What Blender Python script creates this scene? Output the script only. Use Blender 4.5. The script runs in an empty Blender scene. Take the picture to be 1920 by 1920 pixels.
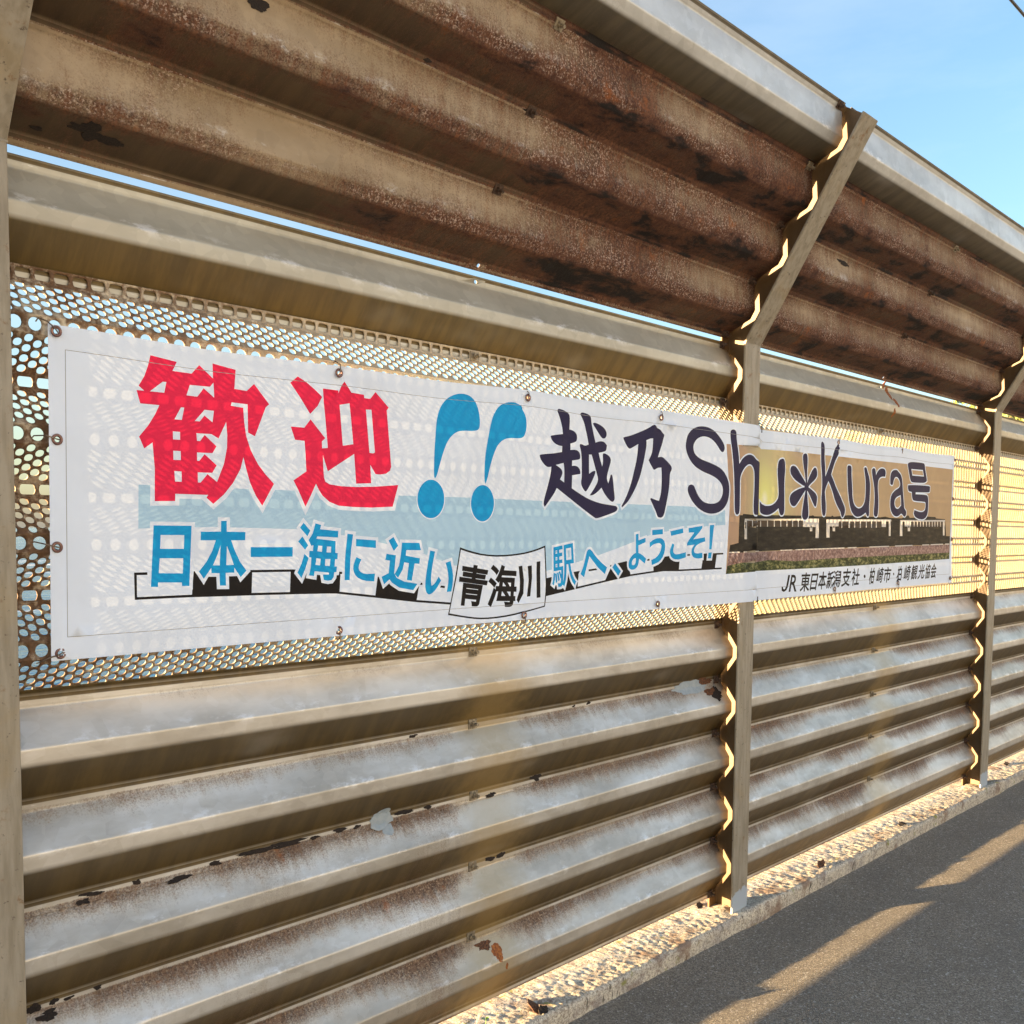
import bpy, bmesh, math, random
import numpy as np
from mathutils import Vector, Matrix, geometry as mgeo, noise as mnoise

random.seed(7)
rng = np.random.default_rng(11)
scene = bpy.context.scene
COL = scene.collection
R = math.radians
SKY_STRENGTH = 0.07
SKY_EL_ADD = 0.0
SUN_POWER = 5.0
SUN_COL = (1.0, 0.7, 0.37)
EXPOSURE = 3.0

# ------------------------------------------------------------------ camera
CAM_POS = Vector((-3.1849, -1.8288, 1.4025))
YAW, PITCH, ROLL = 0.8268, -0.0669, 0.0094
cy, sy, cp, sp = math.cos(YAW), math.sin(YAW), math.cos(PITCH), math.sin(PITCH)
fw = Vector((sy * cp, cy * cp, sp)); rt = Vector((cy, -sy, 0)); up = rt.cross(fw)
cr, sr = math.cos(ROLL), math.sin(ROLL)
rt, up = rt * cr + up * sr, up * cr - rt * sr
cam_data = bpy.data.cameras.new('camera')
cam = bpy.data.objects.new('camera', cam_data); COL.objects.link(cam)
M = Matrix.Identity(4)
for i in range(3):
    M[i][0], M[i][1], M[i][2], M[i][3] = rt[i], up[i], -fw[i], CAM_POS[i]
cam.matrix_world = M
cam_data.sensor_width = 36.0
cam_data.lens = 1950 / 1920 * 36.0
cam_data.shift_y = 167 / 1920
cam_data.clip_start = 0.05
cam_data.clip_end = 20000
scene.camera = cam

# ------------------------------------------------------------------ light
SUN_EL = 5.3
SUN_AZ = 63.4                       # degrees from +Y towards -X
sun_dir = Vector((-math.sin(R(SUN_AZ)) * math.cos(R(SUN_EL)), math.cos(R(SUN_AZ)) * math.cos(R(SUN_EL)), math.sin(R(SUN_EL))))
world = bpy.data.worlds.new('World'); scene.world = world; world.use_nodes = True
wn = world.node_tree.nodes; wl = world.node_tree.links
sky = wn.new('ShaderNodeTexSky'); sky.sky_type = 'NISHITA'; sky.sun_disc = False
sky.sun_elevation = R(SUN_EL + SKY_EL_ADD); sky.sun_rotation = R(-SUN_AZ)
sky.altitude = 0; sky.air_density = 1.0; sky.dust_density = 1.5; sky.ozone_density = 2.3
# thin high haze over the whole sky
tc = wn.new('ShaderNodeTexCoord'); mp = wn.new('ShaderNodeMapping'); mp.inputs['Scale'].default_value = (1.2, 1.2, 4.5); mp.inputs['Rotation'].default_value = (0, .2, .5)
nz = wn.new('ShaderNodeTexNoise'); nz.inputs['Scale'].default_value = 1.6; nz.inputs['Detail'].default_value = 7; nz.inputs['Roughness'].default_value = .6
mr = wn.new('ShaderNodeMapRange'); mr.inputs[1].default_value = .38; mr.inputs[2].default_value = .80; mr.inputs[3].default_value = .03; mr.inputs[4].default_value = .34
mc = wn.new('ShaderNodeMix'); mc.data_type = 'RGBA'; mc.inputs[7].default_value = (2.3, 2.45, 2.6, 1)
wl.new(tc.outputs['Generated'], mp.inputs[0]); wl.new(mp.outputs[0], nz.inputs[0]); wl.new(nz.outputs[0], mr.inputs[0]); wl.new(mr.outputs[0], mc.inputs[0])
wl.new(sky.outputs[0], mc.inputs[6]); wl.new(mc.outputs[2], wn['Background'].inputs[0]); wn['Background'].inputs[1].default_value = SKY_STRENGTH
sun_data = bpy.data.lights.new('sun', 'SUN'); sun_data.energy = SUN_POWER; sun_data.angle = R(0.5); sun_data.color = SUN_COL
sun = bpy.data.objects.new('sun', sun_data); COL.objects.link(sun)
sun.rotation_euler = (-sun_dir).to_track_quat('-Z', 'Y').to_euler()
scene.view_settings.view_transform = 'Standard'; scene.view_settings.look = 'None'
scene.view_settings.gamma = 1.0; scene.view_settings.use_curve_mapping = False
scene.view_settings.exposure = EXPOSURE
scene.cycles.max_bounces = 8
scene.cycles.transparent_max_bounces = 8
scene.cycles.sample_clamp_indirect = 8.0
scene.cycles.use_denoising = True

# ------------------------------------------------------------------ helpers
def tag(o, label=None, cat=None, group=None, kind=None):
    if label: o['label'] = label
    if cat: o['category'] = cat
    if group: o['group'] = group
    if kind: o['kind'] = kind
    return o

def empty(name, loc=(0, 0, 0)):
    o = bpy.data.objects.new(name, None); COL.objects.link(o); o.location = loc; o.empty_display_size = .1
    return o

def link(name, me, mat=None, parent=None, loc=None, smooth=False):
    if mat is not None and len(me.materials) == 0: me.materials.append(mat)
    if smooth:
        me.polygons.foreach_set('use_smooth', [True] * len(me.polygons))
    o = bpy.data.objects.new(name, me); COL.objects.link(o)
    if parent is not None: o.parent = parent
    if loc is not None: o.location = loc
    return o

def mesh_np(name, verts, faces):
    me = bpy.data.meshes.new(name)
    me.from_pydata([tuple(v) for v in verts], [], [tuple(f) for f in faces]); me.update()
    return me

def mesh_quads(name, V, Q):
    """fast: V (n,3) array, Q (m,4) array"""
    V = np.asarray(V, np.float32); Q = np.asarray(Q, np.int32)
    me = bpy.data.meshes.new(name)
    me.vertices.add(len(V)); me.vertices.foreach_set('co', V.ravel())
    me.loops.add(Q.size); me.loops.foreach_set('vertex_index', Q.ravel())
    me.polygons.add(len(Q)); me.polygons.foreach_set('loop_start', np.arange(0, Q.size, Q.shape[1], dtype=np.int32))
    me.update(calc_edges=True); me.validate()
    return me

def bm_mesh(name, bm):
    me = bpy.data.meshes.new(name); bm.to_mesh(me); bm.free(); return me

def bm_box(bm, x0, x1, y0, y1, z0, z1):
    vs = [bm.verts.new((x, y, z)) for z in (z0, z1) for y in (y0, y1) for x in (x0, x1)]
    for f in ((0, 2, 3, 1), (4, 5, 7, 6), (0, 1, 5, 4), (2, 6, 7, 3), (0, 4, 6, 2), (1, 3, 7, 5)):
        bm.faces.new([vs[i] for i in f])

def tube(name, pts, r, n=6):
    """a bent wire: a tube along pts"""
    pts = [Vector(p) for p in pts]; V = []; F = []
    for i, p in enumerate(pts):
        d = (pts[min(i + 1, len(pts) - 1)] - pts[max(i - 1, 0)]).normalized()
        a = d.orthogonal().normalized() if i == 0 else (a - d * a.dot(d)).normalized()
        b = d.cross(a)
        for k in range(n):
            t = 2 * math.pi * k / n; V.append(p + (a * math.cos(t) + b * math.sin(t)) * r)
    for i in range(len(pts) - 1):
        for k in range(n):
            F.append((i * n + k, i * n + (k + 1) % n, (i + 1) * n + (k + 1) % n, (i + 1) * n + k))
    F.append(tuple(range(n))[::-1]); F.append(tuple(range((len(pts) - 1) * n, len(pts) * n)))
    return mesh_np(name, V, F)

# ------------------------------------------------------------------ material kit
class NT:
    def __init__(s, name):
        s.m = bpy.data.materials.new(name); s.m.use_nodes = True
        s.n = s.m.node_tree.nodes; s.l = s.m.node_tree.links
        s.b = s.n['Principled BSDF']; s.out = s.n['Material Output']
    def new(s, t, **kw):
        x = s.n.new(t)
        for k, v in kw.items(): setattr(x, k, v)
        return x
    def put(s, sock, v):
        if isinstance(v, bpy.types.NodeSocket): s.l.new(v, sock)
        else: sock.default_value = v
    def math(s, op, a, b=None, c=None, clamp=False):
        x = s.new('ShaderNodeMath', operation=op); x.use_clamp = clamp
        for i, v in enumerate((a, b, c)):
            if v is not None: s.put(x.inputs[i], v)
        return x.outputs[0]
    def vscale(s, vec, sc):
        x = s.new('ShaderNodeVectorMath', operation='MULTIPLY'); s.put(x.inputs[0], vec); x.inputs[1].default_value = sc
        return x.outputs[0]
    def pos(s): return s.new('ShaderNodeNewGeometry').outputs['Position']
    def obj(s): return s.new('ShaderNodeTexCoord').outputs['Object']
    def noise(s, vec, scale, detail=4, rough=.55, dist=0.0):
        x = s.new('ShaderNodeTexNoise'); s.put(x.inputs['Vector'], vec)
        x.inputs['Scale'].default_value = scale; x.inputs['Detail'].default_value = detail
        x.inputs['Roughness'].default_value = rough; x.inputs['Distortion'].default_value = dist
        return x.outputs['Fac']
    def voro(s, vec, scale, feature='F1', out='Distance'):
        x = s.new('ShaderNodeTexVoronoi', feature=feature); s.put(x.inputs['Vector'], vec); x.inputs['Scale'].default_value = scale
        return x.outputs[out]
    def ramp(s, fac, stops, interp='LINEAR'):
        x = s.new('ShaderNodeValToRGB'); x.color_ramp.interpolation = interp; s.put(x.inputs[0], fac)
        e = x.color_ramp.elements
        while len(e) < len(stops): e.new(0.5)
        for el, (p, c) in zip(e, stops):
            el.position = p; el.color = (c, c, c, 1) if not isinstance(c, tuple) else (*c, 1)
        return x.outputs[0]
    def mix(s, fac, a, b, mode='MIX'):
        x = s.new('ShaderNodeMix', data_type='RGBA', blend_type=mode); s.put(x.inputs[0], fac)
        for sk, v in ((x.inputs[6], a), (x.inputs[7], b)):
            s.put(sk, v if isinstance(v, bpy.types.NodeSocket) else (*v, 1))
        return x.outputs[2]
    def smooth(s, v, lo, hi):
        x = s.new('ShaderNodeMapRange', interpolation_type='SMOOTHSTEP'); s.put(x.inputs[0], v)
        x.inputs[1].default_value = lo; x.inputs[2].default_value = hi
        return x.outputs[0]
    def attr(s, name): return s.new('ShaderNodeAttribute', attribute_name=name).outputs['Fac']
    def sep(s, vec):
        x = s.new('ShaderNodeSeparateXYZ'); s.put(x.inputs[0], vec); return x.outputs
    def comb(s, a, b, c):
        x = s.new('ShaderNodeCombineXYZ')
        for i, v in enumerate((a, b, c)): s.put(x.inputs[i], v)
        return x.outputs[0]
    def bump(s, h, strength, dist):
        x = s.new('ShaderNodeBump'); s.put(x.inputs['Height'], h); x.inputs['Strength'].default_value = strength
        x.inputs['Distance'].default_value = dist; s.l.new(x.outputs[0], s.b.inputs['Normal']); return x.outputs[0]
    def fin(s, col, rough=.6, metal=0.0, spec=.5):
        s.put(s.b.inputs['Base Color'], col if isinstance(col, bpy.types.NodeSocket) else (*col, 1))
        s.put(s.b.inputs['Roughness'], rough); s.put(s.b.inputs['Metallic'], metal); s.b.inputs['Specular IOR Level'].default_value = spec
        return s.m

PITCH_H = 0.1917                    # corrugation pitch
DEPTH = 0.047
YV = 0.090                          # plane of the valleys
BAY = 2.5
LEAN = R(31)
Z_KNEE = 2.043
ZV1 = 1.0865                        # valley where the perforated sheet starts
HA, HB, HC = .0135, .0790, .1125    # valley half width, ridge start, ridge end
HD = PITCH_H - HA

# ------------------------------------------------------------------ materials of the fence
def sheet_material(name, rust_stops, zinc_lo, zinc_hi, rust_dark, rust_mid, rust_lite, dirt_shade, bias=0.0, scale_black=0.0, glow_amt=0.0, rough_z=.42, metal=.3, z_clean=None, x_heavy=None):
    n = NT(name)
    p = n.pos(); s = n.sep(p)
    ph = n.attr('phase')
    under = n.ramp(ph, [(0, .35), (.06, .1), (.2, 0), (.54, .05), (.60, .9), (.92, 1.0), (1, .35)])
    streak = n.noise(n.vscale(p, (1, .22, .22)), 55, 6, .65)
    blot = n.noise(p, 1.9, 4, .55)
    speck = n.noise(p, 300, 3, .65)
    mid = n.noise(p, 24, 5, .6)
    band = n.ramp(ph, rust_stops)
    v = n.math('ADD', band, n.math('MULTIPLY', n.math('SUBTRACT', streak, .5), .75))
    v = n.math('ADD', v, n.math('MULTIPLY', n.math('SUBTRACT', blot, .5), 1.5))
    v = n.math('ADD', v, n.math('MULTIPLY', n.math('SUBTRACT', speck, .5), .9))
    v = n.math('ADD', v, bias)
    if z_clean: v = n.math('SUBTRACT', v, n.math('MULTIPLY', n.smooth(s[2], *z_clean), .42))
    if x_heavy: v = n.math('ADD', v, n.math('MULTIPLY', n.math('SUBTRACT', n.smooth(s[0], *x_heavy), .42), .45))
    # less rust beside the middle bolts; the same mask carries a painted golden glow
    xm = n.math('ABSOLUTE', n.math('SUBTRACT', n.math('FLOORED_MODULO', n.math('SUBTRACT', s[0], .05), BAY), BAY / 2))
    clean_glow = n.math('SUBTRACT', 1.0, n.smooth(n.math('ADD', xm, n.math('MULTIPLY', n.math('SUBTRACT', mid, .5), .16)), .01, .19))
    if glow_amt: v = n.math('SUBTRACT', v, n.math('MULTIPLY', clean_glow, .45))
    rust = n.smooth(v, .22, .95)
    zinc = n.mix(n.smooth(n.noise(n.vscale(p, (.35, 1, 1)), 7, 5, .6), .3, .7), zinc_lo, zinc_hi)
    spang = n.sep(n.voro(p, 34, out='Color'))[0]
    zinc = n.mix(.07, zinc, n.math('ADD', spang, 0.0), 'OVERLAY')
    scuff_sheen = n.math('MULTIPLY', n.ramp(ph, [(0, 0), (.30, 0), (.40, 1), (.44, .5), (.5, 0)]), n.smooth(n.noise(n.vscale(p, (.5, 1, 1)), 30, 5, .7), .52, .66))  # white scuffs by the ridge edge, with a glossy sheen painted in
    zinc = n.mix(n.math('MULTIPLY', scuff_sheen, .75), zinc, (.86, .86, .84))
    under_col = n.mix(n.smooth(n.noise(n.vscale(p, (1, .15, .15)), 30, 5, .6), .36, .70), dirt_shade, tuple(t * 1.6 for t in dirt_shade))  # grime on down-facing faces, with shade and warm bounce put into its colour
    zinc = n.mix(n.math('MULTIPLY', under, n.smooth(n.noise(n.vscale(p, (.5, 1, 1)), 4, 3), .0, .42)), zinc, under_col)
    if glow_amt: zinc = n.mix(n.math('MULTIPLY', clean_glow, glow_amt), zinc, (.52, .35, .12))
    grain = n.noise(p, 140, 4, .7)
    rc = n.mix(n.smooth(n.math('ADD', n.math('MULTIPLY', streak, .45), n.math('MULTIPLY', grain, .55)), .38, .62), rust_dark, rust_mid)
    rc = n.mix(n.math('MULTIPLY', n.smooth(n.noise(p, 190, 4, .7), .50, .66), n.smooth(n.math('ADD', n.noise(p, 5, 3), n.math('MULTIPLY', under, -.35)), .30, .62)), rc, rust_lite if not x_heavy else n.mix(n.math('MULTIPLY', n.smooth(s[0], *x_heavy), .2), rust_lite, rust_mid))
    rc = n.mix(n.math('MULTIPLY', n.smooth(n.noise(p, 12, 5, .7), .60, .72), .75), rc, (.30, .095, .022))
    col = n.mix(rust, zinc, rc)
    if scale_black:
        # layers of black scale with brown borders, mostly on the faces that look down
        bk = n.noise(n.vscale(p, (.42, 1, 1)), 11, 7, .68, .25)
        bw = n.math('MULTIPLY', n.math('SUBTRACT', n.ramp(ph, [(0, .55), (.08, .2), (.36, .05), (.48, .5), (.58, .95), (.8, 1), (.95, .8), (1, .55)]), 1), .22)
        bw = n.math('ADD', n.math('ADD', bk, bw), scale_black)
        if x_heavy: bw = n.math('ADD', bw, n.math('MULTIPLY', n.math('SUBTRACT', n.smooth(s[0], *x_heavy), 1), .16))
        bw = n.math('ADD', bw, n.math('MULTIPLY', n.math('SUBTRACT', blot, .5), .25))
        col = n.mix(n.math('MULTIPLY', n.smooth(bw, .46, .56), .8), col, n.mix(grain, (.055, .020, .012), (.13, .05, .025)))
        blackm = n.smooth(bw, .525, .645)
        col = n.mix(blackm, col, (.010, .007, .006))
    h = n.math('ADD', n.math('MULTIPLY', n.math('MULTIPLY', speck, rust), .9), n.math('MULTIPLY', n.noise(p, 60, 4, .6), .3))
    if scale_black: h = n.math('ADD', h, n.math('MULTIPLY', blackm, -1.2))
    n.bump(h, .5, .002)
    rough = n.math('ADD', rough_z, n.math('MULTIPLY', n.math('MAXIMUM', rust, n.math('MULTIPLY', under, .4)), .42), clamp=True)
    rough = n.math('ADD', rough, n.math('MULTIPLY', n.math('SUBTRACT', mid, .5), .16), clamp=True)
    met = n.math('MULTIPLY', n.math('SUBTRACT', 1.0, rust), metal)
    return n.fin(col, rough, met)

LOW_RUST = [(0, .20), (.05, .62), (.12, .56), (.22, .26), (.34, .0), (.6, -.2), (.9, -.12), (1, .15)]
M_SHEET = sheet_material('weathered_zinc', LOW_RUST, (.45, .41, .34), (.72, .69, .62), (.060, .030, .017), (.21, .128, .078), (.44, .33, .22), (.080, .052, .014), bias=.16, glow_amt=.42, z_clean=(.80, 1.02), rough_z=.36, metal=.40)
M_CAP = sheet_material('dull_zinc', [(0, -.1), (.2, -.3), (.6, -.3), (1, -.1)], (.44, .41, .33), (.56, .54, .45), (.07, .04, .025), (.22, .15, .09), (.36, .28, .2), (.100, .066, .017), rough_z=.45)
M_TOP = sheet_material('grey_zinc', [(0, .25), (.1, -.2), (.6, -.3), (1, .25)], (.46, .46, .44), (.64, .65, .63), (.06, .03, .02), (.2, .12, .07), (.36, .28, .2), (.080, .062, .034), rough_z=.40)
UP_RUST = [(0, .66), (.08, .55), (.2, .40), (.36, .52), (.46, .85), (.58, .80), (.7, .45), (.9, .5), (1, .66)]
M_UPPER = sheet_material('heavy_rust', UP_RUST, (.30, .22, .125), (.43, .335, .22), (.045, .016, .010), (.17, .074, .038), (.60, .48, .40), (.055, .034, .015), scale_black=.065, rough_z=.55, metal=.1, x_heavy=(-2.3, -.9))

def perforated_material():
    n = NT('perforated_zinc')
    p = n.pos()
    rust = n.smooth(n.math('ADD', n.math('MULTIPLY', n.noise(p, 11, 6, .65), .6), n.math('MULTIPLY', n.noise(p, 90, 4, .6), .5)), .40, .60)
    rust = n.math('MULTIPLY', rust, n.math('SUBTRACT', 1.0, n.math('MULTIPLY', n.smooth(n.sep(p)[0], -2.3, -1.6), .72)))
    col = n.mix(rust, (.56, .48, .35), n.mix(n.noise(p, 240, 3), (.07, .035, .02), (.24, .14, .07)))
    n.bump(n.noise(p, 160, 4, .6), .5, .0015)
    return n.fin(col, n.math('ADD', .45, n.math('MULTIPLY', rust, .35)), .2)
M_PERF = perforated_material()

def post_material():
    n = NT('post_paint')
    p = n.pos(); s = n.sep(p)
    st = n.noise(n.vscale(p, (1, 1, .12)), 60, 5, .6)
    col = n.mix(n.smooth(st, .35, .68), (.35, .31, .24), (.25, .215, .155))
    col = n.mix(n.math('MULTIPLY', n.smooth(n.noise(p, 7, 4, .6), .5, .72), .5), col, (.34, .26, .14))
    spots = n.smooth(n.noise(p, 75, 5, .7), .60, .68)
    col = n.mix(n.math('MULTIPLY', spots, .8), col, (.07, .045, .03))
    # rust blooms low on the web and between the flanges
    rb = n.smooth(n.math('ADD', n.noise(p, 26, 5, .68), n.math('MULTIPLY', n.smooth(s[1], .0, .09), .10)), .60, .70)
    col = n.mix(n.math('MULTIPLY', rb, .75), col, n.mix(n.noise(p, 180), (.09, .045, .02), (.34, .19, .07)))
    # between the flanges the paint has gone to ochre rust
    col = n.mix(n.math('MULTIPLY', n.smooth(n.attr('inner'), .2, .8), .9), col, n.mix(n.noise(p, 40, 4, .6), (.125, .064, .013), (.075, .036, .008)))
    # foot of the front flange brushed with grey-blue paint
    foot = n.math('ADD', s[2], n.math('MULTIPLY', n.math('SUBTRACT', n.noise(p, 30, 3), .5), .09))
    foot = n.math('MULTIPLY', n.math('SUBTRACT', 1, n.smooth(foot, .150, .158)), n.math('SUBTRACT', 1, n.smooth(s[1], .004, .006)))
    col = n.mix(foot, col, (.42, .48, .53))
    n.bump(n.noise(p, 130, 4, .6), .35, .001)
    return n.fin(col, .55, .05)
M_POST = post_material()

def simple(name, a, b, scale, rough=.6, metal=0.0, bump=0.0):
    n = NT(name); p = n.pos(); f = n.noise(p, scale, 4, .6)
    if bump: n.bump(f, .6, bump)
    return n.fin(n.mix(n.smooth(f, .3, .7), a, b), rough, metal)
M_BOLT = simple('bolt_zinc', (.16, .13, .09), (.40, .34, .24), 120, .55, .3, .001)
M_BOLTDARK = simple('bolt_rusted', (.035, .022, .015), (.10, .06, .04), 120, .8, 0, .001)
M_FLAKE = simple('rust_scale', (.008, .006, .005), (.028, .017, .012), 300, .85, 0, .002)
M_FLAKE2 = simple('rust_scale_brown', (.04, .018, .01), (.20, .08, .03), 200, .8, 0, .002)
M_STAIN = simple('rust_run', (.17, .045, .010), (.44, .15, .028), 160, .75)
M_PATCH = simple('repair_paint', (.30, .36, .40), (.38, .43, .45), 60, .5)

# ------------------------------------------------------------------ fence geometry
def trap(h):
    t = h % PITCH_H
    if t < HA or t > HD: return 0.0
    if t < HB: return DEPTH * (t - HA) / (HB - HA)
    if t < HC: return DEPTH
    return DEPTH * (HD - t) / (HD - HC)

def rounded(h): return sum(trap(h + k * .0008) for k in range(-3, 4)) / 7

def profile(v0, n, lo, hi):
    """stations (height, depth, phase) of a sheet whose lowest valley is at v0 with n ridges"""
    hs = {lo, hi}
    for k in range(n + 1):
        for b in (-HA, HA, HB, HC, ):
            for e in (-.0050, -.0026, -.0009, .0009, .0026, .0050):
                h = v0 + k * PITCH_H + b + e
                if lo < h < hi: hs.add(round(h, 5))
        for q in (.03, .046, .062, .096, .129, .145, .161):
            h = v0 + k * PITCH_H + q
            if lo < h < hi: hs.add(round(h, 5))
    return [(h, rounded(h - v0), ((v0 - h) / PITCH_H) % 1.0) for h in sorted(hs)]

def place_lower(x, h, d, off=0.0): return (x, YV - d - off, h)
E_Y, E_Z = -math.sin(LEAN), math.cos(LEAN)
N_Y, N_Z = math.cos(LEAN), math.sin(LEAN)
def place_upper(x, h, d, off=0.0):
    q = YV - d - off
    return (x, N_Y * q + E_Y * h, Z_KNEE + N_Z * q + E_Z * h)

SHEET_L = BAY - .040
def sheet_mesh(name, prof, place, off=0.0, thick=.0016, wob=.0011, seed=0):
    nx = 42
    xs = np.linspace(0, SHEET_L, nx + 1)
    V = []; PH = []
    for side in (0, 1):
        for i, x in enumerate(xs):
            for (h, d, ph) in prof:
                w = wob * mnoise.noise(Vector((x * 2.2 + seed * 7.1, h * 9, seed))) + wob * .5 * mnoise.noise(Vector((x * 9, h * 22, seed + 3)))
                V.append(place(x, h, d + w, off - (thick if side else 0))); PH.append(ph)
    n = len(prof); half = (nx + 1) * n; Q = []
    for i in range(nx):
        for j in range(n - 1):
            a, b, c, e = i * n + j, (i + 1) * n + j, (i + 1) * n + j + 1, i * n + j + 1
            Q.append((a, b, c, e)); Q.append((half + a, half + e, half + c, half + b))
    for i in range(nx):
        a, b = i * n, (i + 1) * n; Q.append((a, half + a, half + b, b))
        a, b = a + n - 1, b + n - 1; Q.append((a, b, half + b, half + a))
    for j in range(n - 1):
        a = j; Q.append((a, a + 1, half + a + 1, half + a))
        a = nx * n + j; Q.append((a, half + a, half + a + 1, a + 1))
    me = mesh_quads(name, V, Q)
    at = me.attributes.new('phase', 'FLOAT', 'POINT'); at.data.foreach_set('value', np.array(PH, np.float32))
    me.polygons.foreach_set('use_smooth', [True] * len(me.polygons))
    return me

def perforated_mesh():
    """four corrugations; every hole is cut: hexagonal rows on the slopes, slots in the valleys, big round holes on the ridges"""
    per = .03464; ncol = int(SHEET_L / per); x_off = (SHEET_L - ncol * per) / 2
    th = .0023; NS = 16
    V = []; Q = []
    def add_cell(u0, u1, t0, t1, hole, fn):
        """fn(u,t,back)->xyz ; hole=(kind, cu, ct, a, b)"""
        base = len(V)
        if hole is None:
            for bk in (0, 1):
                for (u, t) in ((u0, t0), (u1, t0), (u1, t1), (u0, t1)): V.append(fn(u, t, bk))
            Q.append((base, base + 1, base + 2, base + 3)); Q.append((base + 4, base + 7, base + 6, base + 5)); return
        kind, cu, ct, a, b = hole
        outer = []
        for k in range(4): outer.append((u0 + (u1 - u0) * k / 4, t0))
        for k in range(4): outer.append((u1, t0 + (t1 - t0) * k / 4))
        for k in range(4): outer.append((u1 - (u1 - u0) * k / 4, t1))
        for k in range(4): outer.append((u0, t1 - (t1 - t0) * k / 4))
        inner = []
        for (u, t) in outer:
            du, dt = u - cu, t - ct
            if kind == 'o':
                an = math.atan2(dt, du); inner.append((cu + a * math.cos(an), ct + b * math.sin(an)))
            else:                       # slot: half length a, radius b
                an = math.atan2(dt / b, du / a); c_, s_ = math.cos(an), math.sin(an)
                inner.append((cu + (a - b) * max(-1, min(1, c_ * 1.6)) + b * c_ * abs(c_) ** .15, ct + b * (1 if s_ > 0 else -1) * min(1, abs(s_) * 1.25) ** .8))
        for bk in (0, 1):
            for (u, t) in outer: V.append(fn(u, t, bk))
            for (u, t) in inner: V.append(fn(u, t, bk))
        o0, i0, o1, i1 = base, base + NS, base + 2 * NS, base + 3 * NS
        for k in range(NS):
            k2 = (k + 1) % NS
            Q.append((o0 + k, o0 + k2, i0 + k2, i0 + k)); Q.append((o1 + k, i1 + k, i1 + k2, o1 + k2))
            Q.append((i0 + k, i0 + k2, i1 + k2, i1 + k))
    SL = math.hypot(HB - HA, DEPTH)
    for pnum in range(4):
        v0 = ZV1 + pnum * PITCH_H
        def mk(hA, dA, hB, dB, L):
            sh, sd = (hB - hA) / L, (dB - dA) / L
            nh, nd = -sd, sh            # outward normal in (height, depth)
            def fn(u, t, bk):
                q = -th * bk
                return place_lower(u, hA + sh * t + nh * q, dA + sd * t + nd * q, .0018)
            return fn
        # lower slope (valley to ridge going up faces down), ridge, upper slope
        segs = [(v0 + HA, 0, v0 + HB, DEPTH), (v0 + HC, DEPTH, v0 + HD, 0)]
        for (hA, dA, hB, dB) in segs:
            L = math.hypot(hB - hA, dB - dA); fn = mk(hA, dA, hB, dB, L); r = .0079
            k = L / .080
            for c in range(2 * ncol):
                u0 = x_off + c * per / 2; u1 = u0 + per / 2; um = (u0 + u1) / 2
                if c % 2 == 0:
                    for q in range(4): add_cell(u0, u1, .02 * q * k, .02 * (q + 1) * k, ('o', um, (.02 * q + .01) * k, r, r), fn)
                else:
                    add_cell(u0, u1, 0, .01 * k, None, fn)
                    for q in range(3): add_cell(u0, u1, (.01 + .02 * q) * k, (.03 + .02 * q) * k, ('o', um, (.02 * q + .02) * k, r, r), fn)
                    add_cell(u0, u1, .07 * k, .08 * k, None, fn)
            for (a, b) in ((0, x_off), (SHEET_L - x_off, SHEET_L)): add_cell(a, b, 0, L, None, fn)
        fr = mk(v0 + HB, DEPTH, v0 + HC, DEPTH, HC - HB)
        for c in range(ncol):
            u0 = x_off + c * per; add_cell(u0, u0 + per, 0, HC - HB, ('o', u0 + per / 2, (HC - HB) / 2, .0119, .0119), fr)
        for (a, b) in ((0, x_off), (SHEET_L - x_off, SHEET_L)): add_cell(a, b, 0, HC - HB, None, fr)
        fv = mk(v0 - HA, 0, v0 + HA, 0, 2 * HA)
        valleys = [fv] + ([mk(v0 + PITCH_H - HA, 0, v0 + PITCH_H + HA, 0, 2 * HA)] if pnum == 3 else [])
        for f in valleys:
            for c in range(ncol):
                u0 = x_off + c * per; add_cell(u0, u0 + per, 0, 2 * HA, ('s', u0 + per / 2, HA, .0142, .0092), f)
            for (a, b) in ((0, x_off), (SHEET_L - x_off, SHEET_L)): add_cell(a, b, 0, 2 * HA, None, f)
    return mesh_quads('perforated_sheet', V, Q)

def post_mesh():
    fb, tf, tw, H = .05, .008, .003, .100
    sec = [(-fb, 0), (fb, 0), (fb, tf), (tw, tf), (tw, H - tf), (fb, H - tf), (fb, H), (-fb, H), (-fb, H - tf), (-tw, H - tf), (-tw, tf), (-fb, tf)]
    st = []
    tan = math.tan(LEAN / 2); Ls = .762
    st.append([(x, n, .04) for x, n in sec])
    st.append([(x, n, Z_KNEE + n * tan) for x, n in sec])
    st.append([(x, N_Y * n + E_Y * Ls, Z_KNEE + N_Z * n + E_Z * Ls) for x, n in sec])
    V = [p for s_ in st for p in s_]; F = []; k = len(sec)
    for i in range(2):
        for j in range(k): F.append((i * k + j, i * k + (j + 1) % k, (i + 1) * k + (j + 1) % k, (i + 1) * k + j))
    F.append(tuple(range(k))[::-1]); F.append(tuple(range(2 * k, 3 * k)))
    me = mesh_np('steel_post', V, F)
    bm = bmesh.new(); bm.from_mesh(me); bmesh.ops.recalc_face_normals(bm, faces=bm.faces)
    ed = [e for e in bm.edges if len(e.link_faces) == 2 and e.calc_face_angle(0) > 1.2]
    bmesh.ops.bevel(bm, geom=ed, offset=.0016, segments=1, affect='EDGES')
    bm.to_mesh(me); bm.free()
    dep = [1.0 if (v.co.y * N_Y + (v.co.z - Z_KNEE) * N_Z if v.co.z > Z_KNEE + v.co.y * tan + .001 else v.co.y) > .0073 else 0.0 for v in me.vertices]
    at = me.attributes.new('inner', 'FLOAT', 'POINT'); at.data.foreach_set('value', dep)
    return me

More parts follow.
